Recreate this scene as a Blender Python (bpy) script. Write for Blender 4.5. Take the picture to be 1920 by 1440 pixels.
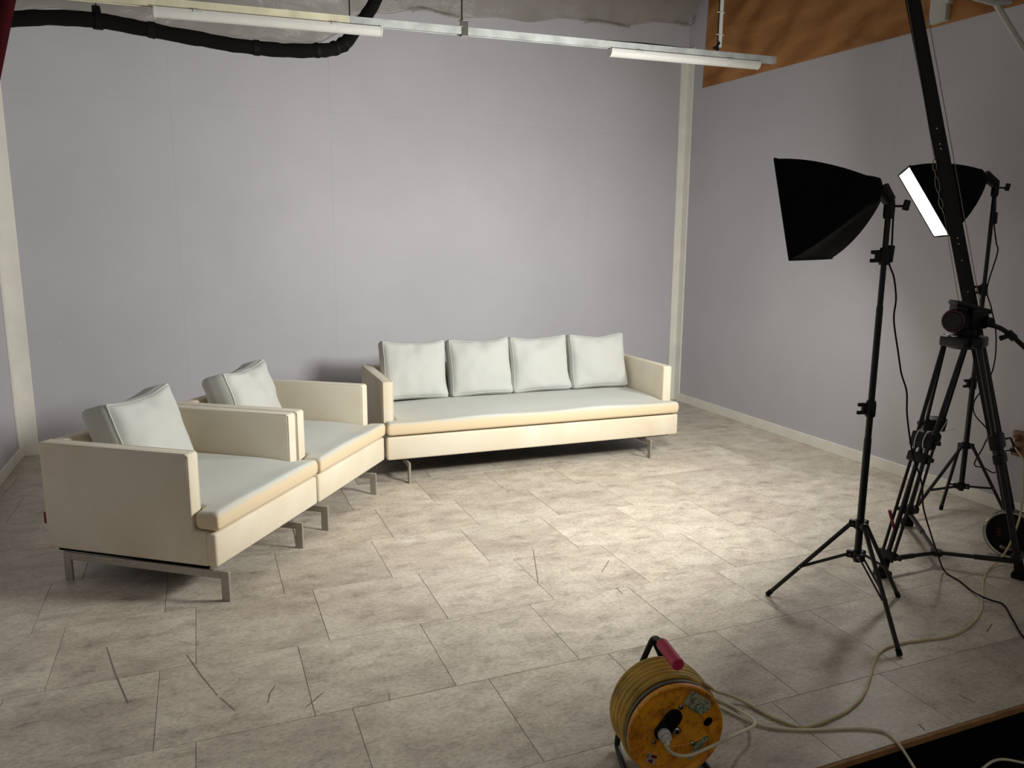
import bpy, bmesh, math, random
from mathutils import Vector, Matrix, Quaternion, noise
random.seed(7)
for o in list(bpy.data.objects): bpy.data.objects.remove(o)
scene = bpy.context.scene
COL = scene.collection
PI = math.pi

# ------------------------------------------------------------------ camera
H = 1.6                       # camera height above the stage floor (m)
F = 1447.5                    # focal length in pixels of the 1920x1440 frame
PITCH, ROLL, YAW = 0.1781, -0.0068, math.radians(22.0)
def room(v):                  # camera-heading frame -> room frame (x along back wall, y towards it)
    c, s = math.cos(YAW), math.sin(YAW)
    return Vector((v[0]*c + v[1]*s, -v[0]*s + v[1]*c, v[2]))
_cp, _sp, _cr, _sr = math.cos(PITCH), math.sin(PITCH), math.cos(ROLL), math.sin(ROLL)
_r0, _d0, _f0 = Vector((1,0,0)), Vector((0,-_sp,-_cp)), Vector((0,_cp,-_sp))
RIGHT = room(_cr*_r0 + _sr*_d0); DOWN = room(-_sr*_r0 + _cr*_d0); FWD = room(_f0)
EYE = Vector((0, 0, H))
cam_d = bpy.data.cameras.new('camera'); cam = bpy.data.objects.new('camera', cam_d); COL.objects.link(cam)
cam_d.sensor_fit = 'HORIZONTAL'; cam_d.sensor_width = 36.0; cam_d.lens = 36.0*F/1920.0; cam_d.clip_start = .02; cam_d.clip_end = 100
m3 = Matrix((RIGHT, -DOWN, -FWD)).transposed()
cam.matrix_world = Matrix.Translation(EYE) @ m3.to_4x4()
scene.camera = cam

def ray(u, v): return RIGHT*((u-960)/F) + DOWN*((v-720)/F) + FWD
def G(u, v, z=0.0):           # pixel -> point at height z
    d = ray(u, v); return EYE + d*((z-H)/d.z)
def PL(u, v, p0, n):          # pixel -> point on a plane
    d = ray(u, v); n = Vector(n); return EYE + d*((Vector(p0)-EYE).dot(n)/d.dot(n))
VIEWDIR = Vector((math.sin(YAW), math.cos(YAW), 0))
def V(u, v, p): return PL(u, v, p, VIEWDIR)   # pixel -> upright plane through p that faces the camera

# ------------------------------------------------------------------ world, exposure
w = bpy.data.worlds.new('world'); scene.world = w; w.use_nodes = True
w.node_tree.nodes['Background'].inputs[0].default_value = (1.0, .95, .88, 1)
w.node_tree.nodes['Background'].inputs[1].default_value = 0.19
scene.view_settings.view_transform = 'Standard'; scene.view_settings.look = 'None'
scene.view_settings.gamma = 1.0; scene.view_settings.use_curve_mapping = False
scene.view_settings.exposure = 0.0
KEY_NEAR, KEY_FAR = 79.0, 29.0      # watts of the lamps inside the two softboxes
SPREAD_NEAR, SPREAD_FAR = 170, 150     # beam angles (deep reflective boxes throw forwards)
GLOW = 2.2                             # radiance of the diffuser cloth itself
KEY_COLOR = (1.0, .988, .945)

# ------------------------------------------------------------------ materials
def lin(r, g, b):
    f = lambda c: (c/255/12.92 if c/255 <= .04045 else ((c/255+.055)/1.055)**2.4)
    return (f(r), f(g), f(b), 1.0)
MATS = {}
class NT:
    def __init__(s, name):
        s.m = bpy.data.materials.new(name); s.m.use_nodes = True; s.t = s.m.node_tree
        s.b = s.t.nodes['Principled BSDF']; s.out = s.t.nodes['Material Output']; MATS[name] = s.m
    def n(s, typ, **kw):
        nd = s.t.nodes.new(typ)
        for k, v in kw.items():
            if k in nd.inputs: nd.inputs[k].default_value = v
            else: setattr(nd, k, v)
        return nd
    def l(s, a, b): s.t.links.new(a, b)
    def ramp(s, fac, stops, interp='LINEAR'):
        r = s.n('ShaderNodeValToRGB'); r.color_ramp.interpolation = interp
        e = r.color_ramp.elements
        while len(e) < len(stops): e.new(.5)
        for i, (p, c) in enumerate(stops): e[i].position = p; e[i].color = c
        s.l(fac, r.inputs[0]); return r.outputs[0]
    def coord(s, which='Object', scale=(1,1,1)):
        tc = s.n('ShaderNodeTexCoord'); mp = s.n('ShaderNodeMapping'); mp.inputs['Scale'].default_value = scale
        s.l(tc.outputs[which], mp.inputs[0]); return mp.outputs[0]
    def noise(s, vec, scale, detail=4, rough=.55, dist=0.0):
        n = s.n('ShaderNodeTexNoise'); n.inputs['Scale'].default_value = scale; n.inputs['Detail'].default_value = detail
        n.inputs['Roughness'].default_value = rough; n.inputs['Distortion'].default_value = dist
        s.l(vec, n.inputs['Vector']); return n.outputs['Fac']
    def mix(s, fac, a, b, mode='MIX'):
        m = s.n('ShaderNodeMix'); m.data_type = 'RGBA'; m.blend_type = mode
        for sock, val in ((m.inputs[0], fac), (m.inputs[6], a), (m.inputs[7], b)):
            if hasattr(val, 'links') or hasattr(val, 'is_linked'): s.l(val, sock)
            else: sock.default_value = val
        return m.outputs[2]
    def bump(s, h, strength=.2, dist=.01):
        b = s.n('ShaderNodeBump'); b.inputs['Strength'].default_value = strength; b.inputs['Distance'].default_value = dist
        s.l(h, b.inputs['Height']); s.l(b.outputs[0], s.b.inputs['Normal'])
    def base(s, c):
        if hasattr(c, 'is_linked'): s.l(c, s.b.inputs['Base Color'])
        else: s.b.inputs['Base Color'].default_value = c
def simple(name, rgb, rough=.5, metal=0.0, var=.12, scale=30, bump=0.0, spec=.5):
    t = NT(name); c = lin(*rgb); f = t.noise(t.coord(), scale, 4)
    d = tuple(x*(1-var) for x in c[:3])+(1,); e = tuple(min(1, x*(1+var)) for x in c[:3])+(1,)
    t.base(t.ramp(f, [(.3, d), (.7, e)]))
    t.b.inputs['Roughness'].default_value = rough; t.b.inputs['Metallic'].default_value = metal
    t.b.inputs['Specular IOR Level'].default_value = spec
    if bump: t.bump(f, bump, .004)
    return t.m

def wall_paint(name, rgb):
    t = NT(name); v = t.coord(); c = lin(*rgb)
    f = t.noise(v, .9, 5, .6); g = t.noise(v, 70, 3)
    a = tuple(x*.94 for x in c[:3])+(1,); b = tuple(x*1.05 for x in c[:3])+(1,)
    t.base(t.ramp(f, [(.3, a), (.7, b)])); t.b.inputs['Roughness'].default_value = .55
    t.b.inputs['Specular IOR Level'].default_value = .3; t.bump(g, .06, .003); return t.m
wall_paint('lilac_grey_paint', (194, 193, 198))
wall_paint('ceiling_paint', (150, 146, 140))
simple('white_trim', (240, 238, 228), .45, var=.05, scale=6, spec=.35)
def tile_material():
    t = NT('stone_print_tile')
    tc = t.n('ShaderNodeTexCoord'); oi = t.n('ShaderNodeObjectInfo')
    mul = t.n('ShaderNodeVectorMath', operation='SCALE'); mul.inputs['Scale'].default_value = 37.0
    cmb = t.n('ShaderNodeCombineXYZ'); t.l(oi.outputs['Random'], cmb.inputs[0]); t.l(oi.outputs['Random'], cmb.inputs[1])
    t.l(cmb.outputs[0], mul.inputs[0])
    add = t.n('ShaderNodeVectorMath', operation='ADD'); t.l(tc.outputs['Object'], add.inputs[0]); t.l(mul.outputs[0], add.inputs[1])
    mp = t.n('ShaderNodeMapping'); mp.inputs['Scale'].default_value = (.72, 1.15, 1); t.l(add.outputs[0], mp.inputs[0])
    v = mp.outputs[0]
    cloud = t.noise(v, 3.0, 6, .62, .5); mott = t.noise(v, 9, 9, .74, .25); fine = t.noise(v, 70, 5, .75)
    vo = t.n('ShaderNodeTexVoronoi'); vo.inputs['Scale'].default_value = 42; t.l(v, vo.inputs['Vector'])
    c1 = t.ramp(cloud, [(.32, lin(180, 168, 154)), (.5, lin(197, 187, 171)), (.68, lin(208, 199, 184))])
    c2 = t.ramp(mott, [(.30, (.55,.53,.52,1)), (.42, (.84,.83,.82,1)), (.52, (1.0,1.0,1.0,1)), (.68, (1.13,1.13,1.12,1))])
    c = t.mix(1.0, c1, c2, 'MULTIPLY')
    c3 = t.ramp(fine, [(.34, (.66,.65,.63,1)), (.5, (1,1,1,1)), (.66, (1.18,1.18,1.17,1))]); c = t.mix(.85, c, c3, 'MULTIPLY')
    chips = t.ramp(vo.outputs['Distance'], [(.06, (1,1,1,1)), (.13, (0,0,0,1))]); msk = t.ramp(mott, [(.55, (0,0,0,1)), (.66, (1,1,1,1))])
    k = t.mix(1.0, chips, msk, 'MULTIPLY'); c = t.mix(k, c, lin(205, 198, 187))
    hs = t.n('ShaderNodeHueSaturation'); t.l(c, hs.inputs['Color'])
    mr = t.n('ShaderNodeMapRange'); mr.inputs[3].default_value = .93; mr.inputs[4].default_value = 1.07; t.l(oi.outputs['Random'], mr.inputs[0]); t.l(mr.outputs[0], hs.inputs['Value'])
    t.base(hs.outputs[0]); t.b.inputs['Specular IOR Level'].default_value = .35
    rr = t.ramp(mott, [(.3, (.36,.36,.36,1)), (.7, (.5,.5,.5,1))]); t.l(rr, t.b.inputs['Roughness'])
    t.bump(fine, .05, .002)
tile_material()
simple('joint_dark', (70, 60, 52), .8, var=.2)
simple('plywood_edge', (150, 108, 62), .7, var=.25, scale=40)
simple('black_void', (6, 6, 6), .9, var=.3, scale=20, spec=.1)
simple('dark_carpet', (30, 29, 27), .95, var=.5, scale=160, bump=.4, spec=.1)
def wood():
    t = NT('plywood_face'); v = t.coord('Object', (1, .55, 1.6))
    n1 = t.noise(v, 2.2, 3, .5, 1.6)
    wv = t.n('ShaderNodeTexWave', wave_type='RINGS'); wv.inputs['Scale'].default_value = 1.1; wv.inputs['Distortion'].default_value = 7
    wv.inputs['Detail'].default_value = 3; wv.inputs['Detail Scale'].default_value = 1.2; t.l(v, wv.inputs['Vector'])
    g = t.noise(t.coord('Object', (1, 2, 40)), 6, 4, .6)
    c = t.mix(t.n('ShaderNodeValue').outputs[0], lin(0,0,0), lin(0,0,0))
    c = t.ramp(wv.outputs['Fac'], [(.1, lin(150, 100, 56)), (.5, lin(178, 124, 72)), (.9, lin(186, 136, 84))])
    c = t.mix(.5, c, t.ramp(n1, [(.35, lin(132, 84, 44)), (.65, lin(190, 134, 78))])); c = t.mix(.35, c, t.ramp(g, [(.3, (.6,.55,.5,1)), (.7, (1.05,1.05,1.05,1))]), 'MULTIPLY')
    t.base(c); t.b.inputs['Roughness'].default_value = .6; t.b.inputs['Specular IOR Level'].default_value = .3
wood()
def fabric(name, rgb, stain, amount, scale=2.2, zb=None):
    t = NT(name); v = t.coord(); c = lin(*rgb); d = lin(*stain)
    f = t.noise(v, scale, 5, .6, .4); we = t.noise(v, 260, 2, .5)
    col = t.mix(t.ramp(f, [(.42, (0,0,0,1)), (.78, (amount,)*3+(1,))]), c, d)
    if zb:                                   # discoloured boxing band between two heights
        sx = t.n('ShaderNodeSeparateXYZ'); tc = t.n('ShaderNodeTexCoord'); t.l(tc.outputs['Object'], sx.inputs[0])
        ad = t.n('ShaderNodeMath', operation='MULTIPLY_ADD'); t.l(f, ad.inputs[0]); ad.inputs[1].default_value = .03; t.l(sx.outputs[2], ad.inputs[2])
        mr = t.n('ShaderNodeMapRange'); mr.inputs[1].default_value = zb[0]; mr.inputs[2].default_value = zb[1]; mr.inputs[3].default_value = 1; mr.inputs[4].default_value = 0
        t.l(ad.outputs[0], mr.inputs[0]); col = t.mix(mr.outputs[0], col, lin(*zb[2]))
    t.base(col); t.b.inputs['Roughness'].default_value = .85; t.b.inputs['Specular IOR Level'].default_value = .15
    t.b.inputs['Sheen Weight'].default_value = .15
    t.bump(we, .08, .002); return t.m
fabric('cream_fabric', (222, 214, 195), (200, 178, 142), .6, 1.8)
fabric('white_fabric', (193, 195, 190), (192, 186, 173), .35)
fabric('seat_fabric', (197, 200, 193), (188, 181, 165), .4, zb=(.408, .436, (216, 197, 164)))
simple('black_cloth', (14, 13, 12), .9, var=.25, scale=60, spec=.15)
simple('black_lining', (12, 11, 11), .95, spec=.1)
simple('brushed_steel', (168, 162, 152), .42, .45, var=.1, scale=50)
simple('galvanised', (205, 210, 207), .45, .35, var=.22, scale=9)
simple('galvanised_lit', (232, 226, 196), .5, .2, var=.15, scale=9)  # paler cream rail section, the stronger light on it put into the colour
simple('chrome', (205, 203, 198), .22, 1.0, var=.06)
simple('white_plastic', (206, 205, 199), .4, var=.04, spec=.4)
simple('grey_white_plastic', (190, 190, 184), .5, var=.06)
simple('black_metal', (11, 10, 10), .4, .2, var=.25, scale=40)
simple('black_plastic', (9, 9, 9), .5, var=.25, scale=60, spec=.35)
simple('black_rubber', (11, 10, 10), .7, var=.3, spec=.2)
simple('crane_black', (15, 14, 13), .8, .0, var=.3, scale=120)
simple('red_plastic', (196, 48, 84), .55, var=.12)
simple('dark_red_print', (110, 26, 34), .5)
simple('velvet_red', (58, 10, 18), .95, var=.25, scale=25, spec=.1)
simple('wire_grey', (120, 112, 100), .5, .6)
simple('cord_beige', (196, 178, 140), .6, var=.14, scale=18)
simple('cord_white', (222, 212, 186), .55, var=.07, scale=18)
simple('cable_ochre', (196, 160, 66), .5, var=.35, scale=14)
simple('grey_ring', (128, 122, 112), .5, .4, var=.2)
simple('silver_foil', (200, 200, 196), .3, .8)
simple('outlet_brown', (120, 84, 54), .5, var=.2)
simple('scuff', (124, 112, 102), .7, var=.2, scale=60)
simple('chip_white', (205, 203, 198), .7)
def reel_paint():
    t = NT('worn_orange_paint'); v = t.coord()
    f = t.noise(v, 16, 6, .65, .6); g = t.noise(v, 60, 5, .7)
    c = t.ramp(f, [(.33, lin(168, 108, 34)), (.47, lin(230, 150, 36)), (.66, lin(248, 180, 44))])
    c = t.mix(.7, c, t.ramp(g, [(.33, (.5,.42,.35,1)), (.5, (1,1,1,1)), (.7, (1.1,1.08,1,1))]), 'MULTIPLY')
    t.base(c); t.b.inputs['Roughness'].default_value = .42; t.bump(g, .12, .002)
reel_paint()
simple('bright_orange', (255, 166, 22), .45, var=.06)
def sticker(name, a, b, c, sc):
    t = NT(name); v = t.coord('Object', (1,1,1)); f = t.noise(v, sc, 3, .5, 1.2)
    t.base(t.ramp(f, [(.38, lin(*a)), (.47, lin(*b)), (.58, lin(*c))])); t.b.inputs['Roughness'].default_value = .5
sticker('worn_green_sticker', (104, 120, 102), (196, 182, 150), (122, 136, 118), 34)
sticker('torn_green_sticker', (74, 98, 76), (196, 192, 164), (112, 130, 106), 60)
simple('grey_print', (122, 108, 98), .5); simple('sticker_white', (190, 170, 150), .5)
def plastic_sheet():
    t = NT('clear_plastic_sheet'); v = t.coord('Object', (1, 1, 2.5))
    f = t.noise(v, 3.2, 5, .6, 1.5)
    t.base(lin(188, 183, 174)); t.b.inputs['Roughness'].default_value = .3; t.b.inputs['Specular IOR Level'].default_value = .6
    t.bump(f, .5, .04)
    tr = t.n('ShaderNodeBsdfTransparent'); tr.inputs[0].default_value = (.93, .93, .92, 1)
    tl = t.n('ShaderNodeBsdfTranslucent'); tl.inputs[0].default_value = lin(190, 186, 178)
    a = t.n('ShaderNodeMixShader'); a.inputs[0].default_value = .3; t.l(t.b.outputs[0], a.inputs[1]); t.l(tl.outputs[0], a.inputs[2])
    b = t.n('ShaderNodeMixShader'); b.inputs[0].default_value = .38; t.l(a.outputs[0], b.inputs[1]); t.l(tr.outputs[0], b.inputs[2])
    t.l(b.outputs[0], t.out.inputs[0])
plastic_sheet()
def diffuser(name, k):
    t = NT(name); t.base(lin(235, 235, 230)); t.b.inputs['Roughness'].default_value = .8
    t.b.inputs['Emission Color'].default_value = KEY_COLOR+(1,); t.b.inputs['Emission Strength'].default_value = k
diffuser('lit_diffuser', GLOW)

# ------------------------------------------------------------------ mesh helpers
I4 = Matrix.Identity(4)
def add_box(bm, c, s, M=I4, bevel=0.0, seg=2):
    t = bmesh.new(); bmesh.ops.create_cube(t, size=1.0)
    for v in t.verts: v.co = Vector((v.co.x*s[0], v.co.y*s[1], v.co.z*s[2]))
    if bevel > 0: bmesh.ops.bevel(t, geom=list(t.edges), offset=min(bevel, .49*min(s)), segments=seg, profile=.5, affect='EDGES')
    for v in t.verts: v.co = M @ (v.co + Vector(c))
    merge(bm, t); return bm
def merge(bm, t):
    mp = {}
    for v in t.verts: mp[v] = bm.verts.new(v.co)
    for f in t.faces:
        try: bm.faces.new([mp[v] for v in f.verts])
        except ValueError: pass
    t.free()
def frame_of(d):
    d = d.normalized(); a = Vector((0,0,1)) if abs(d.z) < .9 else Vector((1,0,0))
    x = a.cross(d).normalized(); return x, d.cross(x)
def add_tube(bm, pts, r, seg=10, closed=False, cap=True):
    pts = [Vector(p) for p in pts]; n = len(pts); rs = r if isinstance(r, (list, tuple)) else [r]*n
    rings = []; X = None
    for i, p in enumerate(pts):
        if closed: d = pts[(i+1) % n]-pts[i-1]
        else: d = pts[min(i+1, n-1)]-pts[max(i-1, 0)]
        d = d.normalized()
        if X is None: X, Y = frame_of(d)
        else:
            X = (X - d*X.dot(d)).normalized(); Y = d.cross(X)
        rings.append([bm.verts.new(p + (X*math.cos(2*PI*k/seg) + Y*math.sin(2*PI*k/seg))*rs[i]) for k in range(seg)])
    for i in range(n if closed else n-1):
        A, B = rings[i], rings[(i+1) % n]
        for k in range(seg): bm.faces.new((A[k], A[(k+1) % seg], B[(k+1) % seg], B[k]))
    if cap and not closed:
        bm.faces.new(rings[0][::-1]); bm.faces.new(rings[-1])
    return bm
def add_lathe(bm, c, axis, prof, seg=32):       # prof: list of (radius, distance along axis)
    c = Vector(c); axis = Vector(axis).normalized(); X, Y = frame_of(axis); rings = []
    for r, h in prof:
        if r < 1e-6: rings.append([bm.verts.new(c+axis*h)])
        else: rings.append([bm.verts.new(c + axis*h + (X*math.cos(2*PI*k/seg)+Y*math.sin(2*PI*k/seg))*r) for k in range(seg)])
    for A, B in zip(rings, rings[1:]):
        for k in range(seg):
            if len(A) == 1 and len(B) == 1: continue
            if len(A) == 1: bm.faces.new((A[0], B[(k+1) % seg], B[k]))
            elif len(B) == 1: bm.faces.new((A[k], A[(k+1) % seg], B[0]))
            else: bm.faces.new((A[k], A[(k+1) % seg], B[(k+1) % seg], B[k]))
    return bm
def add_prism(bm, poly, f0, f1, bevel=0.0, seg=2, M=I4):   # poly of 2-D points; f0/f1 map (a,b) to the two end faces
    t = bmesh.new()
    A = [t.verts.new(f0(*p)) for p in poly]; B = [t.verts.new(f1(*p)) for p in poly]; n = len(poly)
    t.faces.new(A); t.faces.new(B[::-1])
    for i in range(n): t.faces.new((A[i], B[i], B[(i+1) % n], A[(i+1) % n]))
    bmesh.ops.recalc_face_normals(t, faces=list(t.faces))
    if bevel: bmesh.ops.bevel(t, geom=list(t.edges), offset=bevel, segments=seg, profile=.5, affect='EDGES')
    for v in t.verts: v.co = M @ v.co
    merge(bm, t); return bm
def spline(pts, n=8):
    P = [Vector(p) for p in pts]; out = []
    for i in range(len(P)-1):
        a, b, c, d = P[max(i-1,0)], P[i], P[i+1], P[min(i+2, len(P)-1)]
        for k in range(n):
            t = k/n; out.append(.5*((2*b)+(c-a)*t+(2*a-5*b+4*c-d)*t*t+(3*b-a-3*c+d)*t**3))
    out.append(P[-1]); return out
def rootloc(p):
    while p.parent: p = p.parent
    return p.location.copy()
def obj(name, bm, mat, parent=None, smooth=30, recalc=True):
    """Links the bmesh (world coordinates) as one mesh object; under a parent it is stored relative to the thing's base."""
    if recalc: bmesh.ops.recalc_face_normals(bm, faces=list(bm.faces))
    if parent:
        off = rootloc(parent)
        for v in bm.verts: v.co -= off
    me = bpy.data.meshes.new(name); bm.to_mesh(me); bm.free()
    if smooth:
        for p in me.polygons: p.use_smooth = True
        me.set_sharp_from_angle(angle=math.radians(smooth))
    me.materials.append(MATS[mat]); o = bpy.data.objects.new(name, me); COL.objects.link(o)
    if parent: o.parent = parent
    return o
def tag(o, label, cat, group=None):
    o['label'] = label; o['category'] = cat
    if group: o['group'] = group
    return o
def thing(name, label, cat, loc, group=None):
    o = bpy.data.objects.new(name, None); o.empty_display_size = .1; COL.objects.link(o); o.location = Vector(loc)
    return tag(o, label, cat, group)
def single(name, bm, mat, label, cat, group=None, smooth=30):
    c = Vector((sum(v.co.x for v in bm.verts)/len(bm.verts), sum(v.co.y for v in bm.verts)/len(bm.verts), min(v.co.z for v in bm.verts)))
    for v in bm.verts: v.co -= c
    o = obj(name, bm, mat, None, smooth); o.location = c; return tag(o, label, cat, group)
def struct(name, bm, mat, parent=None, smooth=30):
    o = obj(name, bm, mat, parent, smooth)
    if not parent: o['kind'] = 'structure'
    return o
def BM(): return bmesh.new()

# ------------------------------------------------------------------ room shell
BL, BR = Vector((-1.32, 6.64, 0)), Vector((4.61, 6.815, 0))     # back wall at the floor
RF = Vector((4.50, 1.2, 0)); LF = Vector((-1.29, 1.2, 0))       # front ends of the side walls
CEIL = 4.25; EDGE = 1.645
def wall_frame(a, b, inside):
    d = (b-a).normalized(); n = Vector((-d.y, d.x, 0))
    if n.dot(inside-a) < 0: n = -n
    return d, n, (b-a).length
MID = Vector((1.6, 4, 0))
def wall(name, a, b, seams_x, seams_z, ext=.12):
    d, n, L = wall_frame(a, b, MID)
    M = Matrix.Translation(a) @ Matrix((d, n, Vector((0,0,1)))).transposed().to_4x4()
    bm = BM(); add_box(bm, (L/2, -.066, CEIL/2-.15), (L+2*ext, .1, CEIL+.3), M); W = struct(name, bm, 'lilac_grey_paint')
    xs = [0]+seams_x+[L]; zs = [0]+seams_z+[CEIL]; g = .00012
    for i in range(len(xs)-1):
        for j in range(len(zs)-1):
            bm = BM(); add_box(bm, ((xs[i]+xs[i+1])/2, -.0085+random.uniform(-.0003, .0003), (zs[j]+zs[j+1])/2), (xs[i+1]-xs[i]-2*g, .016, zs[j+1]-zs[j]-2*g), M, .0003, 1)
            struct('wall_panel', bm, 'lilac_grey_paint', W)
    return W, M, L
wall_b, MB, LB = wall('wall_back', BL, BR, [1.20, 2.405, 3.62, 4.82], [2.66])
wall_r, MR, LR = wall('wall_right', RF, BR, [.55, 1.77, 2.99, 4.21], [2.66])
wall_l, ML, LL = wall('wall_left', LF, BL, [1.1, 2.3, 3.5, 4.7], [2.66])
# MB: x along the wall from the left, y out of the wall, z up
def paint_chip(M, u, v, r):
    p = PL(u, v, M.translation, M.col[1].to_3d()); bm = BM(); q = M.inverted() @ p
    pts = [(q.x+r*random.uniform(.4, 1.2)*math.cos(a), q.z+.6*r*random.uniform(.4, 1.2)*math.sin(a)) for a in [k*PI/3 for k in range(6)]]
    add_prism(bm, pts, lambda a, b: Vector((a, -.0005, b)), lambda a, b: Vector((a, .0012, b)), M=M)
    struct('paint_chip', bm, 'chip_white', wall_b, 0)
for u, v, r in ((113, 642, .018), (255, 582, .012), (579, 661, .011), (636, 661, .011), (443, 200, .01), (745, 352, .009), (560, 380, .008)): paint_chip(MB, u, v, r)

# floor: base slab, and each square stone-print tile a child (rows parallel to the back wall, quarter-bond)
bm = BM(); add_box(bm, (1.6, (EDGE+6.85)/2+.002, -.035), (6.05, 6.85-EDGE-.004, .05)); add_box(bm, (1.6, EDGE+.03, -.12), (6.05, .05, .18))
floor = struct('floor', bm, 'joint_dark')
TW, TD, GAP = .5086, .5064, .0009
cache = {}
def tile(x0, x1, y0, y1):
    key = (round(x1-x0, 3), round(y1-y0, 3))
    if key not in cache:
        bm = BM(); add_box(bm, (0, 0, -.005), (x1-x0-2*GAP, y1-y0-2*GAP, .01), I4, .0009, 1)
        bmesh.ops.recalc_face_normals(bm, faces=list(bm.faces))
        me = bpy.data.meshes.new('tile'); bm.to_mesh(me); bm.free(); me.materials.append(MATS['stone_print_tile']); cache[key] = me
    o = bpy.data.objects.new('tile', cache[key]); COL.objects.link(o); o.parent = floor
    o.location = ((x0+x1)/2, (y0+y1)/2, random.uniform(-.0005, .0003))
XMIN, XMAX, YMAX = -1.33, 4.60, 6.80
for k in range(-7, 4):
    yt = 3.500-.5064*k; yb = yt-TD; off = .410 if k % 2 == 0 else .283
    yt2, yb2 = min(yt, YMAX), max(yb, EDGE)
    if yt2-yb2 < .02: continue
    for n in range(-5, 10):
        x0 = max(off+n*TW, XMIN); x1 = min(off+(n+1)*TW, XMAX)
        if x1-x0 > .02: tile(x0, x1, yb2, yt2)
def scuff(pts, wpx=.004):
    bm = BM(); P = [G(u, v) for u, v in pts]; L = []; Rr = []
    for i, p in enumerate(P):
        d = (P[min(i+1, len(P)-1)]-P[max(i-1, 0)]).normalized(); s = Vector((-d.y, d.x, 0))*wpx*(.35+.65*math.sin(PI*(i+.6)/(len(P)+.2)))
        L.append(p+s); Rr.append(p-s)
    z = Vector((0,0,.0006)); top = [bm.verts.new(p+z) for p in L+Rr[::-1]]; bot = [bm.verts.new(p-z) for p in L+Rr[::-1]]; n = len(top)
    bm.faces.new(top); bm.faces.new(bot[::-1])
    for i in range(n): bm.faces.new((top[i], bot[i], bot[(i+1) % n], top[(i+1) % n]))
    struct('scuff_mark', bm, 'scuff', floor, 0)
for s in ([(200,1213),(214,1258),(240,1318)], [(350,1228),(378,1268),(408,1304)], [(413,1308),(440,1332)], [(1000,1031),(1006,1072),(1009,1092)],
          [(1142,1051),(1128,1073)], [(502,1318),(506,1300),(516,1285)], [(572,1328),(590,1312),(608,1297)], [(730,1300),(730,1312)], [(1156,1102),(1167,1114)],
          [(545,960),(552,1000),(556,1028)], [(565,985),(552,1010)], [(1370,1026),(1400,1029)], [(1798,1303),(1828,1317)], [(1722,1358),(1734,1369)],
          [(1860,1170),(1850,1185)]): scuff(s, .0028)

# stage edge, lower floor, ceiling
bm = BM(); add_box(bm, (1.6, EDGE-.006, -.0125), (6.05, .012, .021), I4, .001, 1); t1 = struct('trim_1', bm, 'plywood_edge')
bm = BM(); add_box(bm, (1.6, EDGE-.002, -.13), (6.05, .006, .20)); add_box(bm, (1.6, EDGE-.008, -.036), (6.05, .012, .022)); struct('trim_2', bm, 'black_void')
bm = BM(); add_box(bm, (1.6, -1.5, -.25), (9.0, 6.3, .06)); struct('floor_lower', bm, 'dark_carpet')
bm = BM(); add_box(bm, (1.6, 4.0, CEIL+.06), (6.3, 5.9, .1)); struct('ceiling', bm, 'ceiling_paint')

# baseboards and corner trims
def board(name, M, x0, x1, h=.085, th=.014):
    bm = BM(); add_box(bm, ((x0+x1)/2, th/2, h/2), (x1-x0, th, h), M, .002, 1); return struct(name, bm, 'white_trim')
board('baseboard_back', MB, .1, LB-.1); board('baseboard_right', MR, .1, LR-.09); board('baseboard_left', ML, .1, LL-.1)
def corner(name, M1, xa, xb, M2, xc, xd, h):
    bm = BM(); add_box(bm, ((xa+xb)/2, .008, h/2), (abs(xb-xa), .016, h), M1, .002, 1); o = struct(name, bm, 'white_trim')
    bm = BM(); add_box(bm, ((xc+xd)/2, .008, h/2), (abs(xd-xc), .016, h), M2, .002, 1); struct('trim_leaf', bm, 'white_trim', o)
corner('trim_3', MB, LB-.095, LB, MR, LR-.105, LR-.017, 3.50); corner('trim_4', MB, 0, .115, ML, LL-.11, LL-.017, 3.52)

# plywood sheet and white trunking on the right wall, power outlet
def RW(u, v): return MR.inverted() @ PL(u, v, MR.translation, MR.col[1].to_3d())
a, b = RW(1319, 165), RW(1915, 8)
s = (b.z-a.z)/(b.x-a.x); x_end = .05
bm = BM(); add_prism(bm, [(a.x, a.z), (x_end, a.z+s*(x_end-a.x)), (x_end, CEIL-.01), (RW(1333, 5).x, CEIL-.01)], lambda p, q: Vector((p, .001, q)), lambda p, q: Vector((p, .013, q)), .001, 1, MR)
single('plywood_board', bm, 'plywood_face', 'orange-brown plywood sheet fixed along the top of the side wall', 'board', smooth=0)
p = RW(1767, 47); bm = BM(); add_box(bm, (p.x, .034, (p.z+CEIL)/2), (.125, .042, CEIL-p.z-.02), MR, .004)
tr_ = thing('cable_trunking', 'white upright trunking on the plywood sheet above the tripod', 'trunking', MR @ Vector((p.x, .02, p.z)))
obj('channel_body', bm, 'grey_white_plastic', tr_); q = RW(1771, 16)
bm = BM(); add_box(bm, (q.x-.012, .038, (q.z+CEIL)/2), (.14, .05, CEIL-q.z-.02), MR, .004); obj('cover_sleeve', bm, 'grey_white_plastic', tr_)
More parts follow.
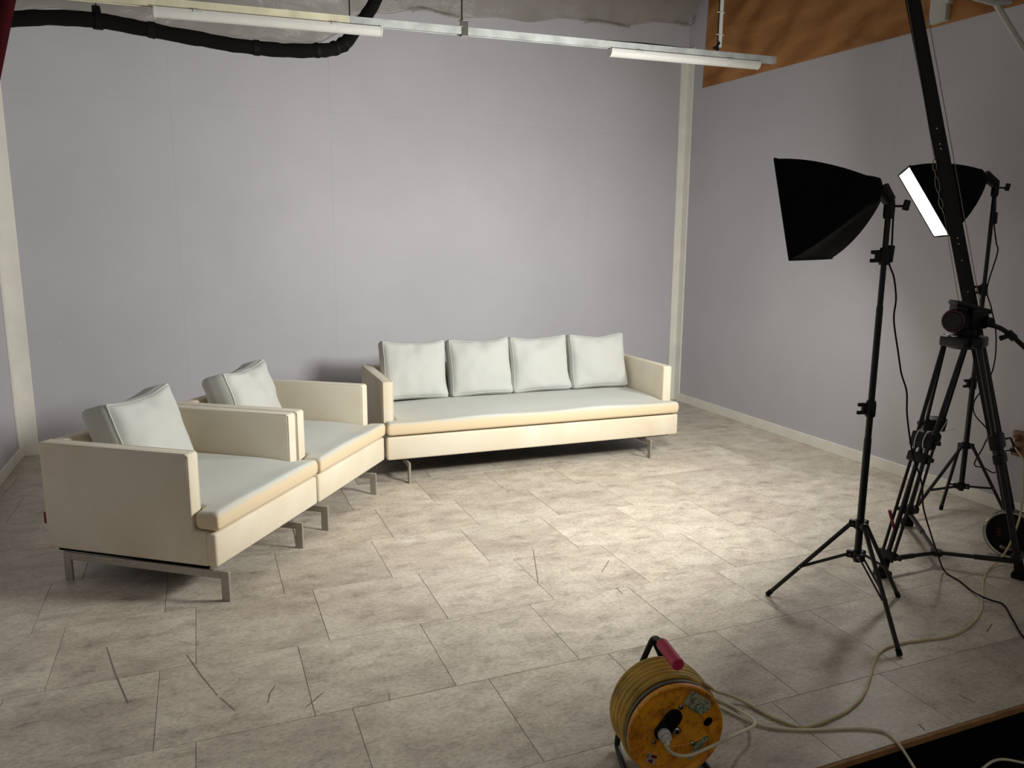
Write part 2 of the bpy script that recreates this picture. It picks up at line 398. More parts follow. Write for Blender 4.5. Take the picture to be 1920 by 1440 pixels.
# white brace pipe in the upper right corner
Pp = V(1868, 8, MR @ Vector((2.0, .35, 0)))
bp = thing('wall_brace', 'white diagonal brace pipe with a flat bar, high beside the plywood sheet', 'pipe', Pp)
bm = BM(); add_tube(bm, [Pp, V(1960, 158, Pp)], .016, 12); obj('pipe', bm, 'grey_white_plastic', bp)
bm = BM(); add_tube(bm, [V(1826, -3, Pp), V(1872, 6, Pp), V(1896, 4, Pp)], [.012, .022, .012], 8); obj('bar', bm, 'grey_white_plastic', bp)
bm = BM(); add_tube(bm, [V(1880, 2, Pp), V(1930, -14, Pp)], .014, 8); obj('bracket', bm, 'black_metal', bp)
o_ = RW(1913, 832); op = MR @ Vector((o_.x, 0, o_.z))
ou = thing('power_outlet', 'brown wall outlet low on the wall behind the tripod', 'outlet', op)
bm = BM(); add_box(bm, (o_.x, .008, o_.z), (.085, .018, .155), MR, .006); obj('cover_plate', bm, 'outlet_brown', ou)
for dz in (-.036, .036):
    bm = BM(); c = MR @ Vector((o_.x, .018, o_.z+dz)); add_lathe(bm, c, MR.col[1].to_3d(), [(.0, .001), (.02, .001), (.022, .004), (.025, .004), (.025, -.004)], 20); obj('socket_ring', bm, 'outlet_brown', ou)

# ------------------------------------------------------------------ sofas
SB, RT, AH, SETB, ARM = .158, .318, .678, .118, .075     # underside, rail top, arm height, arm set-back, arm thickness
def puff_cushion(bm, M, w, h, t, dip=.03, seed=0, sag=.012):
    """Square scatter cushion: x width, z height, y thickness; ears at the corners, puffed faces, soft creases."""
    NX, NZ, NY = 22, 22, 5; tb = bmesh.new(); r = .045
    bmesh.ops.create_cube(tb, size=2.0)
    tb.free(); tb = bmesh.new()
    def P(u, v, s):                       # u,v,s in -1..1
        hx, hz, hy = w/2, h/2, t/2
        ix, iz, iy = hx-r, hz-r, hy*.55
        p = Vector((u*hx, s*hy, v*hz)); q = Vector((max(-ix, min(ix, p.x)), max(-iy, min(iy, p.y)), max(-iz, min(iz, p.z))))
        d = p-q
        if d.length > 1e-9:
            e = Vector((d.x/r, d.y/(hy-iy), d.z/r)); m = max(abs(e.x), abs(e.y), abs(e.z)); e = e.normalized()*m
            d = Vector((e.x*r, e.y*(hy-iy), e.z*r))
        p = q+d
        k = (1-u*u)*(1-v*v)
        n1 = noise.noise(Vector((u*1.7+seed*9.1, v*1.7, seed*3.3))); n2 = noise.noise(Vector((u*4+seed*5.7, v*4, seed)))
        p.y += s*(t*.36*k**.7) + (n1*.016+n2*.006)*s
        p.z -= max(0, v)**3*dip*(1-u*u)*(1+.5*n1); p.z += max(0, -v)**4*.012*(1-u*u)
        p.x -= u*sag*(1-v*v)+.01*n1*v
        c = math.exp(-((u-.05*n1)**2)/.02-((v-.78)**2)/.03); p.y -= s*c*.02          # pinched crease below the top edge
        return M @ p
    key = {}
    def vert(i, j, k):
        if (i, j, k) not in key: key[(i, j, k)] = tb.verts.new(P(2*i/NX-1, 2*j/NZ-1, 2*k/NY-1))
        return key[(i, j, k)]
    for i in range(NX):
        for j in range(NZ):
            for k in (0, NY): tb.faces.new((vert(i,j,k), vert(i+1,j,k), vert(i+1,j+1,k), vert(i,j+1,k)))
    for k in range(NY):
        for i in range(NX):
            for j in (0, NZ): tb.faces.new((vert(i,j,k), vert(i+1,j,k), vert(i+1,j,k+1), vert(i,j,k+1)))
        for j in range(NZ):
            for i in (0, NX): tb.faces.new((vert(i,j,k), vert(i,j+1,k), vert(i,j+1,k+1), vert(i,j,k+1)))
    loop = []
    for k, s_ in ((1, -1),):
        ring = [(i, 0) for i in range(NX)]+[(NX, j) for j in range(NZ)]+[(i, NZ) for i in range(NX, 0, -1)]+[(0, j) for j in range(NZ, 0, -1)]
        loop = [vert(i, j, 0).co.copy() for i, j in ring]
    merge(bm, tb); return loop
def t_cushion(bm, M, W, D, th, z0, seed):
    """Seat cushion with ears that wrap in front of the arms."""
    e = .032
    xs = [0, e, ARM+.004, ARM+.004+e]; n = max(4, int(W/.12))
    xs += [ARM+.05+(W-2*ARM-.1)*i/n for i in range(n+1)]; xs += [W-ARM-.004-e, W-ARM-.004, W-e, W]
    ys = [-.018, e-.018, SETB-.012-e, SETB-.012]+[SETB+(D-SETB)*i/6 for i in range(1, 6)]+[D-e, D]
    key = {}; t = bmesh.new()
    def z_of(i, j, k):
        u = xs[i]/W; v = ys[j]/D
        if k == 0: return z0
        nn = noise.noise(Vector((xs[i]*2.2+seed, ys[j]*3, seed*2.0)))*.012
        return z0+th+.016*math.sin(PI*min(1, max(0, u)))**.5*math.sin(PI*min(1, max(.02, v+.12)/1.12))**.6+nn-.012*math.exp(-((v-.12)/.14)**2)
    def vert(i, j, k):
        if (i, j, k) not in key: key[(i, j, k)] = t.verts.new(M @ Vector((xs[i], ys[j], z_of(i, j, k))))
        return key[(i, j, k)]
    nx, ny = len(xs)-1, len(ys)-1
    inside = lambda i, j: 0 <= i < nx and 0 <= j < ny and (ys[j+1] <= SETB-.01 or (xs[i] >= ARM+.003 and xs[i+1] <= W-ARM-.003))
    for i in range(nx):
        for j in range(ny):
            if not inside(i, j): continue
            t.faces.new([vert(*q) for q in ((i,j,1), (i+1,j,1), (i+1,j+1,1), (i,j+1,1))]); t.faces.new([vert(*q) for q in ((i,j,0), (i,j+1,0), (i+1,j+1,0), (i+1,j,0))])
            for di, dj, A, B in ((-1,0,(i,j),(i,j+1)), (1,0,(i+1,j),(i+1,j+1)), (0,-1,(i,j),(i+1,j)), (0,1,(i,j+1),(i+1,j+1))):
                if not inside(i+di, j+dj): t.faces.new([vert(*A, 0), vert(*B, 0), vert(*B, 1), vert(*A, 1)])
    merge(bm, t)
def seating(name, label, cat, origin, ang, W, D, legs, seed, group=None):
    M = Matrix.Translation(Vector((origin[0], origin[1], 0))) @ Matrix.Rotation(math.radians(ang), 4, 'Z')
    S = thing(name, label, cat, M @ Vector((W/2, D/2, 0)), group)
    bm = BM(); add_box(bm, (W/2, .026, (SB+RT)/2), (W, .052, RT-SB), M, .013, 3); obj('front_rail', bm, 'cream_fabric', S)
    poly = [(.045, SB), (D, SB), (D, AH), (SETB, AH), (SETB, RT+.004), (.045, RT+.004)]
    for x0 in (0, W-ARM):
        bm = BM(); add_prism(bm, poly, lambda y, z: Vector((x0, y, z)), lambda y, z: Vector((x0+ARM, y, z)), .014, 3, M); ar = obj('armrest', bm, 'cream_fabric', S)
        bm = BM()
        for xe in (x0+.006, x0+ARM-.006): add_tube(bm, [M @ Vector((xe, SETB+.004, RT+.02)), M @ Vector((xe, SETB+.004, AH-.012)), M @ Vector((xe, SETB+.014, AH-.004)), M @ Vector((xe, D-.01, AH-.004))], .0045, 6)
        obj('piping', bm, 'cream_fabric', ar)
    bm = BM(); add_box(bm, (W/2, D-ARM/2-.004, (SB+AH)/2), (W-2*ARM+.006, ARM, AH-SB-.006), M, .014, 3); obj('backrest', bm, 'cream_fabric', S)
    bm = BM(); add_box(bm, (W/2, D/2, (SB+RT)/2), (W-2*ARM, D-.1, RT-SB-.012), M); obj('seat_deck', bm, 'black_lining', S)
    bm = BM(); add_box(bm, (W/2, D/2+.02, SB-.009), (W-.06, D-.10, .026), M, .004, 1); obj('dust_cover', bm, 'black_lining', S)
    bm = BM(); t_cushion(bm, M, W, D-ARM-.004, .095, RT+.010, seed); sc = obj('seat_cushion', bm, 'seat_fabric', S, 60)
    md = sc.modifiers.new('sub', 'SUBSURF'); md.levels = 2; md.render_levels = 2
    yb = D-.10
    for x in legs:                               # flat-bar skid: front leg, rear leg, bar under the base
        for y in (-.03, yb):
            bm = BM(); add_box(bm, (x, y, .0715), (.014, .042, .143), M, .0015, 1); obj('leg', bm, 'brushed_steel', S)
        bm = BM(); add_box(bm, (x, (yb-.03)/2, .124), (.0142, yb+.03-.044, .036), M, .0015, 1); obj('leg_bar', bm, 'brushed_steel', S)
    return S, M
def back_cushion(M, x, y, w, h, t, tilt, label, seed, rz=0, ry=0, group=None, zs=.424):
    L = M @ Matrix.Translation(Vector((x, y, zs))) @ Matrix.Rotation(rz, 4, 'Z') @ Matrix.Rotation(-tilt, 4, 'X') @ Matrix.Rotation(ry, 4, 'Y') @ Matrix.Translation(Vector((0, 0, h/2)))
    T = thing('cushion', label, 'cushion', M @ Vector((x, y, zs)), group)
    bm = BM(); loop = puff_cushion(bm, L, w, h, t, .03, seed); c = obj('cushion_cover', bm, 'white_fabric', T, 80)
    bm = BM(); add_tube(bm, loop, .0042, 6, closed=True); obj('piping', bm, 'white_fabric', T, 80)
sofa, MS = seating('sofa', 'long cream fabric sofa with four white back cushions, against the back wall', 'sofa', (1.113, 4.986), -1.1, 2.276, .94, (.14, 2.015), 3)
g = 'white back cushions on the long sofa'
for i, lb in enumerate(('white back cushion with a creased lower side, first on the long sofa beside the armchairs',
                        'white back cushion on the long sofa, second from the armchairs',
                        'white back cushion on the long sofa, third from the armchairs',
                        'white back cushion against the long sofa arm that faces the white corner trim')):
    back_cushion(MS, ARM+.02+.262+.52*i+(.0, .012, .0, .0)[i], .660+(.02, .004, .010, .009)[i], 0.514, .468, .15, math.radians((13, 15, 14, 15)[i]), lb, i+1, (.03, -.03, .02, -.02)[i], (.02, -.015, -.01, 0)[i], g)
ga = 'cream armchairs side by side'
A_, MA = seating('armchair', 'cream armchair standing apart from the sofa, black lining hanging below its side', 'armchair', (.002, 3.528), 53.6, .922, .93, (.012, .66), 11, ga)
B_, MBc = seating('armchair', 'cream armchair standing between the other armchair and the long sofa', 'armchair', (.560, 4.275), 54.0, .922, .93, (-.0, .66), 17, ga)
gc = 'white cushions of the armchairs'
back_cushion(MA, .412, .628, .505, .442, .17, math.radians(17), 'white cushion in the armchair farther from the long sofa', 21, .05, -.05, gc)
back_cushion(MBc, .407, .636, .505, .442, .17, math.radians(17), 'white cushion in the armchair next to the long sofa', 27, .05, -.05, gc)
bm = BM(); add_prism(bm, [(.06, SB), (.75, SB), (.60, SB-.004), (.40, SB-.022), (.28, SB-.026), (.14, SB-.022), (.08, SB-.028), (.06, SB-.026)], lambda y, z: Vector((.02, y, z)), lambda y, z: Vector((.024, y, z)), M=MA); obj('sagging_lining', bm, 'black_lining', A_)
bm = BM(); add_box(bm, (.02, .93+.01, .30), (.012, .022, .055), MA, .001, 1); obj('fabric_tag', bm, 'dark_red_print', A_)

# ------------------------------------------------------------------ softbox lights
def light_stand(label, base, feet, top_z, apex, fr, lamp, cord, knob_side, clamps, group, low_z=.275):
    """base: floor point under the pole; feet: three floor points; fr: four front corners (near-top, near-bottom, far-bottom, far-top)."""
    T = thing('softbox_light', label, 'studio light', base, group)
    base = Vector(base); up = Vector((0,0,1)); top = Vector((base.x, base.y, top_z))
    hub = base+up*.415; low = base+up*low_z
    for a, b, r in ((low-up*.03, base+up*.80, .0155), (base+up*.80, base+up*1.36, .0135), (base+up*1.36, top, .0115)):
        bm = BM(); add_tube(bm, [a, b], r, 14); obj('pole', bm, 'black_metal', T)
    for h_, r in ((hub, .024), (low, .021)):
        bm = BM(); add_lathe(bm, h_-up*.018, up, [(0,0), (r,0), (r,.036), (0,.036)], 18); C_ = obj('collar', bm, 'black_plastic', T)
        for f in feet:
            d = (Vector(f)-base); d.z = 0; d.normalize(); bm = BM(); q = h_+d*.03
            add_box(bm, (0,0,0), (.03, .024, .03), Matrix.Translation(q) @ Matrix.Rotation(math.atan2(d.y, d.x), 4, 'Z'), .003, 1); obj('hinge', bm, 'black_plastic', C_)
            bm = BM(); s = Vector((-d.y, d.x, 0)); add_tube(bm, [q+s*.0155, q-s*.0155], .003, 8); obj('rivet', bm, 'chrome', C_)
    for f in feet:
        f = Vector(f); d = f-base; d.z = 0; d.normalize(); a = hub+d*.035; e = f+up*.010
        bm = BM(); add_tube(bm, [a, e], .0095, 10); L_ = obj('leg', bm, 'black_metal', T)
        bm = BM(); add_tube(bm, [e+(a-e).normalized()*.02, e-(a-e).normalized()*.006], .0115, 10); obj('foot_cap', bm, 'black_rubber', L_)
        m = a.lerp(e, .60); s = Vector((-d.y, d.x, 0))*.009; b0 = low+d*.032
        bm = BM()
        for sg in (-1, 1): add_tube(bm, [b0+s*sg, m+s*sg], .0042, 8)
        obj('brace', bm, 'black_metal', T)
        bm = BM(); add_tube(bm, [m+s*1.35, m-s*1.35], .0035, 8); obj('rivet', bm, 'chrome', L_)
    ks = Vector(knob_side)
    for z in clamps:
        c = base+up*z; bm = BM(); add_lathe(bm, c-up*.035, up, [(0,0), (.019,0), (.021,.01), (.021,.055), (.018,.07), (0,.07)], 16); K = obj('clamp', bm, 'black_plastic', T)
        bm = BM(); add_box(bm, (0,0,0), (.02, .018, .05), Matrix.Translation(c-ks*.028) @ Matrix.Rotation(math.atan2(ks.y, ks.x), 4, 'Z'), .003, 1)
        add_box(bm, (0,0,0), (.022, .012, .016), Matrix.Translation(c-ks*.045+up*.016) @ Matrix.Rotation(math.atan2(ks.y, ks.x), 4, 'Z'), .003, 1)
        add_box(bm, (0,0,0), (.022, .012, .016), Matrix.Translation(c-ks*.047-up*.018) @ Matrix.Rotation(math.atan2(ks.y, ks.x), 4, 'Z'), .003, 1); obj('clamp_lever', bm, 'black_plastic', K)
    # tilt head
    apex = Vector(apex); bm = BM()
    add_lathe(bm, top-up*.05, up, [(0,0), (.017,0), (.02,.012), (.02,.075), (.012,.085), (0,.085)], 16)
    hd = (apex-top); add_tube(bm, [top+up*.02, apex], [.026, .031], 14); Hh = obj('tilt_head', bm, 'black_plastic', T)
    bm = BM(); add_lathe(bm, top-up*.012, up, [(0,0), (.012,0), (.012,.02), (0,.02)], 12); obj('spigot', bm, 'chrome', Hh)
    bm = BM(); add_tube(bm, [top+ks*.015, top+ks*.055], .005, 8); add_box(bm, (0,0,0), (.026, .012, .042), Matrix.Translation(top+ks*.07+up*.004) @ Matrix.Rotation(math.atan2(ks.y, ks.x), 4, 'Z') @ Matrix.Rotation(.18, 4, 'Y'), .004); obj('tilt_knob', bm, 'black_plastic', Hh)
    # softbox: bowed ribs from the speed ring to the front frame
    NT_, BT, BF, TF = [Vector(p) for p in fr]; ctr = (NT_+BT+BF+TF)/4; n = (BT-NT_).cross(TF-NT_).normalized()
    if n.dot(ctr-apex) < 0: n = -n
    ex = ((TF+BF)-(NT_+BT)); ex = ex.normalized(); ey = ((NT_+TF)-(BT+BF)).normalized()
    rim = []; per = 12; cs = [NT_, BT, BF, TF]
    for i in range(4):
        for k in range(per): rim.append(cs[i].lerp(cs[(i+1) % 4], k/per))
    N = len(rim); rows = 14; bm = BM(); rings = []
    for j in range(rows+1):
        s = j/rows; ring = []
        grow = .5*s**.9 + .5*math.sin(s*PI/2)**.82
        for i, p in enumerate(rim):
            d = p-ctr; a = math.atan2(d.dot(ey), d.dot(ex))
            small = apex + (ex*math.cos(a)+ey*math.sin(a))*.040
            axial = apex.lerp(ctr, s)
            q = axial + (p-ctr)*grow*(1) + (small-apex)*(1-grow)
            kk = (i % per)/per; q += (ctr-axial).normalized()*0 if s >= 1 else Vector((0,0,0))
            q -= (p-ctr).normalized()*.030*math.sin(PI*kk)*math.sin(PI*s)*(1+.4*noise.noise(Vector((i*.9, j*.35, base.x))))
            ring.append(bm.verts.new(q))
        rings.append(ring)
    for A, B in zip(rings, rings[1:]):
        for i in range(N): bm.faces.new((A[i], A[(i+1) % N], B[(i+1) % N], B[i]))
    bm.faces.new(rings[0][::-1]); sh = obj('softbox_shell', bm, 'black_cloth', T, 40)
    bm = BM(); R2 = [p+n*.012 for p in cs]; add_tube(bm, [p for i in range(4) for p in (cs[i], cs[i].lerp(cs[(i+1)%4], .5))], .006, 6, closed=True); obj('front_hem', bm, 'black_cloth', sh)
    ins = lambda p, k: ctr+(p-ctr)*k
    bm = BM(); g_ = 10; gr = [[bm.verts.new(ins(NT_.lerp(TF, i/g_).lerp(BT.lerp(BF, i/g_), j/g_), .985)+n*(.012*math.sin(PI*i/g_)*math.sin(PI*j/g_)+.001)) for j in range(g_+1)] for i in range(g_+1)]
    for i in range(g_):
        for j in range(g_): bm.faces.new((gr[i][j], gr[i+1][j], gr[i+1][j+1], gr[i][j+1]))
    obj('diffuser', bm, 'lit_diffuser', T, 80)
    ld = bpy.data.lights.new('softbox_lamp', 'AREA'); ld.shape = 'RECTANGLE'; ld.size = (TF-NT_).length*.94; ld.size_y = (NT_-BT).length*.94
    ld.energy = lamp[0]; ld.spread = math.radians(lamp[1]); ld.color = KEY_COLOR
    lo = bpy.data.objects.new('softbox_lamp', ld); COL.objects.link(lo); lo.parent = T
    lo.matrix_local = Matrix.Translation(ctr+n*.018-base) @ Matrix((ex, n.cross(ex), n)).transposed().to_4x4() @ Matrix.Rotation(PI, 4, 'X')
    # cord with inline switch
    if cord:
        bm = BM(); add_tube(bm, spline(cord['pts'], 8), .0038, 8); Cd = obj('power_cord', bm, 'black_rubber', T)
        a, b = cord['switch']; d = (Vector(b)-Vector(a)); M_ = Matrix.Translation((Vector(a)+Vector(b))/2) @ d.to_track_quat('Z', 'Y').to_matrix().to_4x4()
        bm = BM(); add_box(bm, (0,0,0), (.026, .02, d.length), M_, .004); obj('cord_switch', bm, 'black_plastic', Cd)
    return T
gl = 'softbox lights'
feet = [G(1440, 1117), G(1686, 1231), G(1683, 1120)]
base = (feet[0]+feet[1]+feet[2])/3; base.z = 0
base = G(1597.5, 1150); N0 = base+Vector((0,0,1.765))
ntop, nbot = V(1453, 298, base), V(1481, 487, base)
# front frame: near upright edge, far edge further away (frame 0.62 m wide)
camxy = lambda x, y: room(Vector((x, y, 0)))
tang = camxy(.60, .80)*.62
apx = V(1652, 352, base)
sw_a, sw_b = V(1672, 460, base), V(1667, 492, base)
P_ = [V(1660, 345, base), V(1676, 372, base), V(1674, 420, base), sw_a, sw_b, V(1676, 520, base), V(1680, 560, base), V(1676, 600, base), V(1684, 660, base), V(1690, 700, base), V(1700, 735, base), V(1701, 780, base), V(1711, 850, base), V(1728, 905, base), V(1731, 950, base+VIEWDIR*.10), V(1745, 1000, base+VIEWDIR*.22), V(1757, 1036, base+VIEWDIR*.30), G(1767, 1064, .030), G(1778, 1077, .006), G(1800, 1090, .005), G(1822, 1108, .007), G(1842, 1119, .0165), G(1860, 1126, .009), G(1882, 1134, .005), G(1898, 1160, .005), G(1925, 1200, .005), G(1975, 1215, .005)]
light_stand('black softbox light on a tripod stand, its lit front turned away towards the sofa', base, feet, 1.765, apx,
            [ntop, nbot, nbot+tang, ntop+tang], (KEY_NEAR, SPREAD_NEAR), dict(pts=P_, switch=(sw_a, sw_b)), RIGHT.to_2d().to_3d().normalized(), (1.565, .93), gl)
feet2 = [G(1764, 956), G(1699, 979), G(1888, 972)]
base2 = G(1797, 957)
top2 = V(1857, 352, base2)
ap2 = V(1846, 328, base2)
fn = camxy(-math.cos(math.radians(21)), math.sin(math.radians(21))); tg2 = camxy(math.sin(math.radians(21)), math.cos(math.radians(21)))
tilt = math.radians(30)
ftop, fbot = V(1706, 311, base2-VIEWDIR*.28), V(1781, 441, base2-VIEWDIR*.28)      # near upright edge of the lit front
sa2, sb2 = V(1866, 398, base2), V(1864, 420, base2)
Q_ = [V(1853, 330, base2), V(1868, 345, base2), V(1867, 375, base2), sa2, sb2, V(1868, 455, base2), V(1870, 475, base2), V(1851, 540, base2), V(1858, 575, base2), V(1867, 620, base2), V(1866, 670, base2), V(1857, 705, base2), V(1838, 735, base2), V(1826, 755, base2), V(1828, 778, base2), V(1852, 808, base2), V(1845, 835, base2), V(1827, 870, base2), V(1845, 877, base2), V(1866, 886, base2), V(1885, 862, base2), MR @ Vector((o_.x+.05, .075, o_.z-.06)), MR @ Vector((o_.x+.012, .054, o_.z-.038))]
light_stand('black softbox light close to the side wall, its glowing front visible', base2, feet2, top2.z, ap2,
            [ftop, fbot, fbot+tg2*.58, ftop+tg2*.58], (KEY_FAR, SPREAD_FAR), dict(pts=Q_, switch=(sa2, sb2)), RIGHT.to_2d().to_3d().normalized(), (1.36, .80), gl, .16)
bm = BM(); pc = MR @ Vector((o_.x+.010, .056, o_.z-.038)); add_tube(bm, [MR @ Vector((o_.x, .017, o_.z-.036)), pc], [.017, .014], 12)
single('plug', bm, 'black_plastic', 'black plug pushed into the brown wall outlet', 'plug')

# ------------------------------------------------------------------ tripod with fluid head
fL, fR, f3 = G(1654, 1080), G(1911, 1084), G(1700, 984)
tc = (fL+fR+f3)/3; tc.z = 0
HP = V(1806, 640, tc)                               # crown position
tc = Vector((HP.x, HP.y, 0)); CZ = HP.z
TP = thing('camera_tripod', 'black twin-tube camera tripod with a fluid head, beside the leaning crane arm', 'tripod', tc)
up = Vector((0,0,1))
bm = BM(); add_lathe(bm, HP-up*.035, up, [(0,0), (.06,0), (.068,.012), (.068,.05), (.05,.062), (0,.062)], 24); CR = obj('crown', bm, 'black_metal', TP)
for i, f in enumerate((fL, fR, f3)):
    d = (f-tc); d.z = 0; d.normalize(); s = Vector((-d.y, d.x, 0))
    a = HP+d*.075-up*.01; e = f+up*.03; ax = (e-a).normalized()
    bm = BM(); add_box(bm, (0,0,0), (.06, .135, .055), Matrix.Translation(HP+d*.068+up*.002) @ Matrix.Rotation(math.atan2(d.y, d.x), 4, 'Z'), .012); J = obj('leg_yoke', bm, 'black_metal', CR)
    bm = BM(); add_lathe(bm, HP+d*.075+up*.028, up, [(0,.012), (.012,.01), (.018,.004), (.018,0), (0,0)], 14); obj('yoke_bolt', bm, 'chrome', J)
    LG = None
    for sg in (-1, 1):
        bm = BM(); add_tube(bm, [a+s*.052*sg, a+ax*((e-a).length*.46)+s*.040*sg], .0095, 10); k = obj('leg_tube', bm, 'black_metal', TP)
    for sg, r in ((-1, .0075), (0, .011), (1, .0075)):
        bm = BM(); add_tube(bm, [a+ax*((e-a).length*.40)+s*.034*sg, e-ax*.05+s*.030*sg], r, 10); k = obj('leg_tube', bm, 'black_metal', TP)
    rot = Matrix((s, ax.cross(s), ax)).transposed().to_4x4()
    for t_, sz in ((.425, (.115, .05, .075)), (.50, (.10, .045, .05)), (.93, (.09, .04, .04))):
        bm = BM(); add_box(bm, (0,0,0), sz, Matrix.Translation(a.lerp(e, t_)) @ rot, .008); K = obj('leg_clamp', bm, 'black_plastic', TP)
        bm = BM(); add_box(bm, (sz[0]*.5+.012, 0, 0), (.03, .02, .022), Matrix.Translation(a.lerp(e, t_)) @ rot, .004, 1); obj('clamp_lever', bm, 'black_plastic', K)
    bm = BM(); add_tube(bm, [e-ax*.06, e], [.02, .024], 12); add_box(bm, (0,0,0), (.065, .065, .03), Matrix.Translation(f+up*.0155) @ Matrix.Rotation(.4*i, 4, 'Z'), .008); obj('rubber_foot', bm, 'black_rubber', TP)
    if i == 0:                                       # white cable ties round the leg clamp
        for off, tilt_ in ((-.03, .25), (.022, -.3)):
            bm = BM(); q = a.lerp(e, .425); pts = []
            for k in range(16):
                an = 2*PI*k/16; pts.append(q + s*(off+.02*tilt_*math.sin(an)) + ax.cross(s)*.031*math.sin(an) + ax*.050*math.cos(an))
            add_tube(bm, pts, .0028, 6, closed=True); obj('cable_tie', bm, 'white_plastic', TP)
        bm = BM(); q = V(1762, 812, a.lerp(e, .42)); add_tube(bm, [q, V(1778, 786, q)], .002, 6); add_tube(bm, [q+up*.002, V(1792, 804, q)], .0014, 6); obj('tie_tail', bm, 'white_plastic', TP)
        bm = BM(); q = a.lerp(e, .83); add_tube(bm, [q, V(1668, 957, q)], [.005, .009], 10); obj('leg_knob', bm, 'dark_red_print', TP)
hub = G(1756, 1036, .07)
bm = BM(); add_lathe(bm, hub-up*.012, up, [(0,0), (.028,0), (.028,.024), (0,.024)], 18); SP = obj('spreader_hub', bm, 'black_plastic', TP)
for f in (fL, fR, f3):
    e = f+up*.085; d = (e-hub).normalized(); bm = BM(); add_tube(bm, [hub+d*.02, e-d*.03], .010, 10); add_tube(bm, [hub+d*((e-hub).length*.45), e-d*.02], .013, 10); obj('spreader_arm', bm, 'black_metal', SP)
# fluid head
hc = V(1806, 602, HP)
bm = BM(); add_lathe(bm, HP+up*.02, up, [(0,0), (.045,0), (.05,.03), (.035,.05), (0,.05)], 24); obj('head_bowl', bm, 'black_plastic', TP)
VD = Vector((HP.x, HP.y, 0)).normalized(); VR = Vector((VD.y, -VD.x, 0)); HA = (VD*.94+VR*.34).normalized(); dr = V(1796, 601, HP)-HA*.03
bm = BM(); add_lathe(bm, dr, HA, [(0,-.03), (.042,-.03), (.046,-.026), (.058,-.02), (.060,0), (.060,.11), (.05,.12), (0,.12)], 30); HD = obj('fluid_head', bm, 'black_plastic', TP)
bm = BM(); add_tube(bm, [dr-HA*.026+Vector((HA.y, -HA.x, 0))*math.cos(k*PI/16)*.050+up*math.sin(k*PI/16)*.050 for k in range(32)], .002, 6, closed=True); obj('drag_ring', bm, 'dark_red_print', HD)
bm = BM(); add_box(bm, (0,0,0), (.085, .10, .10), Matrix.Translation(V(1828, 596, HP)) @ Matrix.Rotation(-YAW, 4, 'Z'), .012); obj('head_housing', bm, 'black_plastic', HD)
bm = BM(); add_lathe(bm, V(1838, 600, HP)-VIEWDIR*.04, -VIEWDIR, [(0,.05), (.02,.048), (.022,.0), (0,0)], 16); obj('drag_knob', bm, 'black_plastic', HD)
pa, pb = V(1787, 566, HP), V(1851, 584, HP); d = pb-pa
Mp = Matrix.Translation((pa+pb)/2+up*.0) @ Matrix((d.normalized(), VIEWDIR.copy(), d.normalized().cross(VIEWDIR))).transposed().to_4x4()
bm = BM(); add_box(bm, (0,0,0), (d.length, .085, .022), Mp, .005); PT = obj('quick_release_plate', bm, 'black_metal', TP)
bm = BM(); add_prism(bm, [(-.085, -.008), (-.02, -.008), (-.03, -.055), (-.07, -.06)], lambda p, q: Vector((p, -.035, q)), lambda p, q: Vector((p, .035, q)), .004, 2, Mp); obj('plate_block', bm, 'black_plastic', PT)
ph = [V(1836, 606, HP)-VIEWDIR*.06, V(1852, 610, HP)-VIEWDIR*.08, V(1866, 620, HP)-VIEWDIR*.1, V(1880, 633, HP)-VIEWDIR*.11, V(1925, 676, HP)-VIEWDIR*.12, V(1975, 722, HP)-VIEWDIR*.13]
bm = BM(); add_tube(bm, spline(ph, 6), .0115, 12); PH = obj('pan_handle', bm, 'black_metal', TP)
bm = BM(); add_tube(bm, [V(1911, 663, HP)-VIEWDIR*.117, V(1921, 672, HP)-VIEWDIR*.118], .0135, 12); obj('handle_ring', bm, 'red_plastic', PH)
bm = BM(); add_tube(bm, [V(1866, 619, HP)-VIEWDIR*.1, V(1876, 630, HP)-VIEWDIR*.108], .0185, 12); add_tube(bm, [V(1869, 624, HP)-VIEWDIR*.105, V(1852, 630, HP)-VIEWDIR*.10], [.009, .013], 10); obj('handle_clamp', bm, 'black_plastic', PH)

# ------------------------------------------------------------------ crane arm behind the tripod
gp = G(1891, 1046); WR = 46/F*(gp-EYE).dot(FWD); wc = gp+up*(WR+.003)        # weight plate stands on the floor
jA = V(1899, 992, wc+VD*.05); jH = V(1823, 590, HP+VD*.17); d = (jH-jA).normalized()
j0 = jA+d*((V(1868, 830, jA)-jA).length*1.02); j1 = jA+d*3.6
CA = thing('crane_arm', 'black camera crane arm leaning up past the tripod, round weight plate at its foot', 'camera crane', (wc.x, wc.y, 0))
cr_n = (VD-d*VD.dot(d)).normalized(); sx = d.cross(cr_n).normalized(); MJ = Matrix.Translation(j0) @ Matrix((sx, cr_n, d)).transposed().to_4x4()
L_ = (j1-j0).length
def JP(u, v):                                      # pixel -> point on the beam's camera-side face
    return PL(u, v, j0-cr_n*.028, cr_n)
bm = BM(); add_box(bm, (0, 0, L_/2), (.066, .05, L_), MJ, .003); BMo = obj('beam', bm, 'crane_black', CA)
for px in (488, 457, 446, 547, 677, 689, 705, 717, 727, 740, 240, 278, 269):
    q = JP(1716+.1835*px, px); h_ = (q-j0).dot(d); bm = BM(); add_lathe(bm, MJ @ Vector((0, -.025, h_)), -cr_n, [(0,.0025), (.0035,.002), (.005,0)], 8); obj('bolt', bm, 'chrome', BMo)
for sg in (-1, 1):
    bm = BM(); add_tube(bm, [j0+sx*.016*sg+d*.06, jA+sx*.016*sg-d*.02], .0115, 10); obj('weight_bar', bm, 'black_metal', CA)
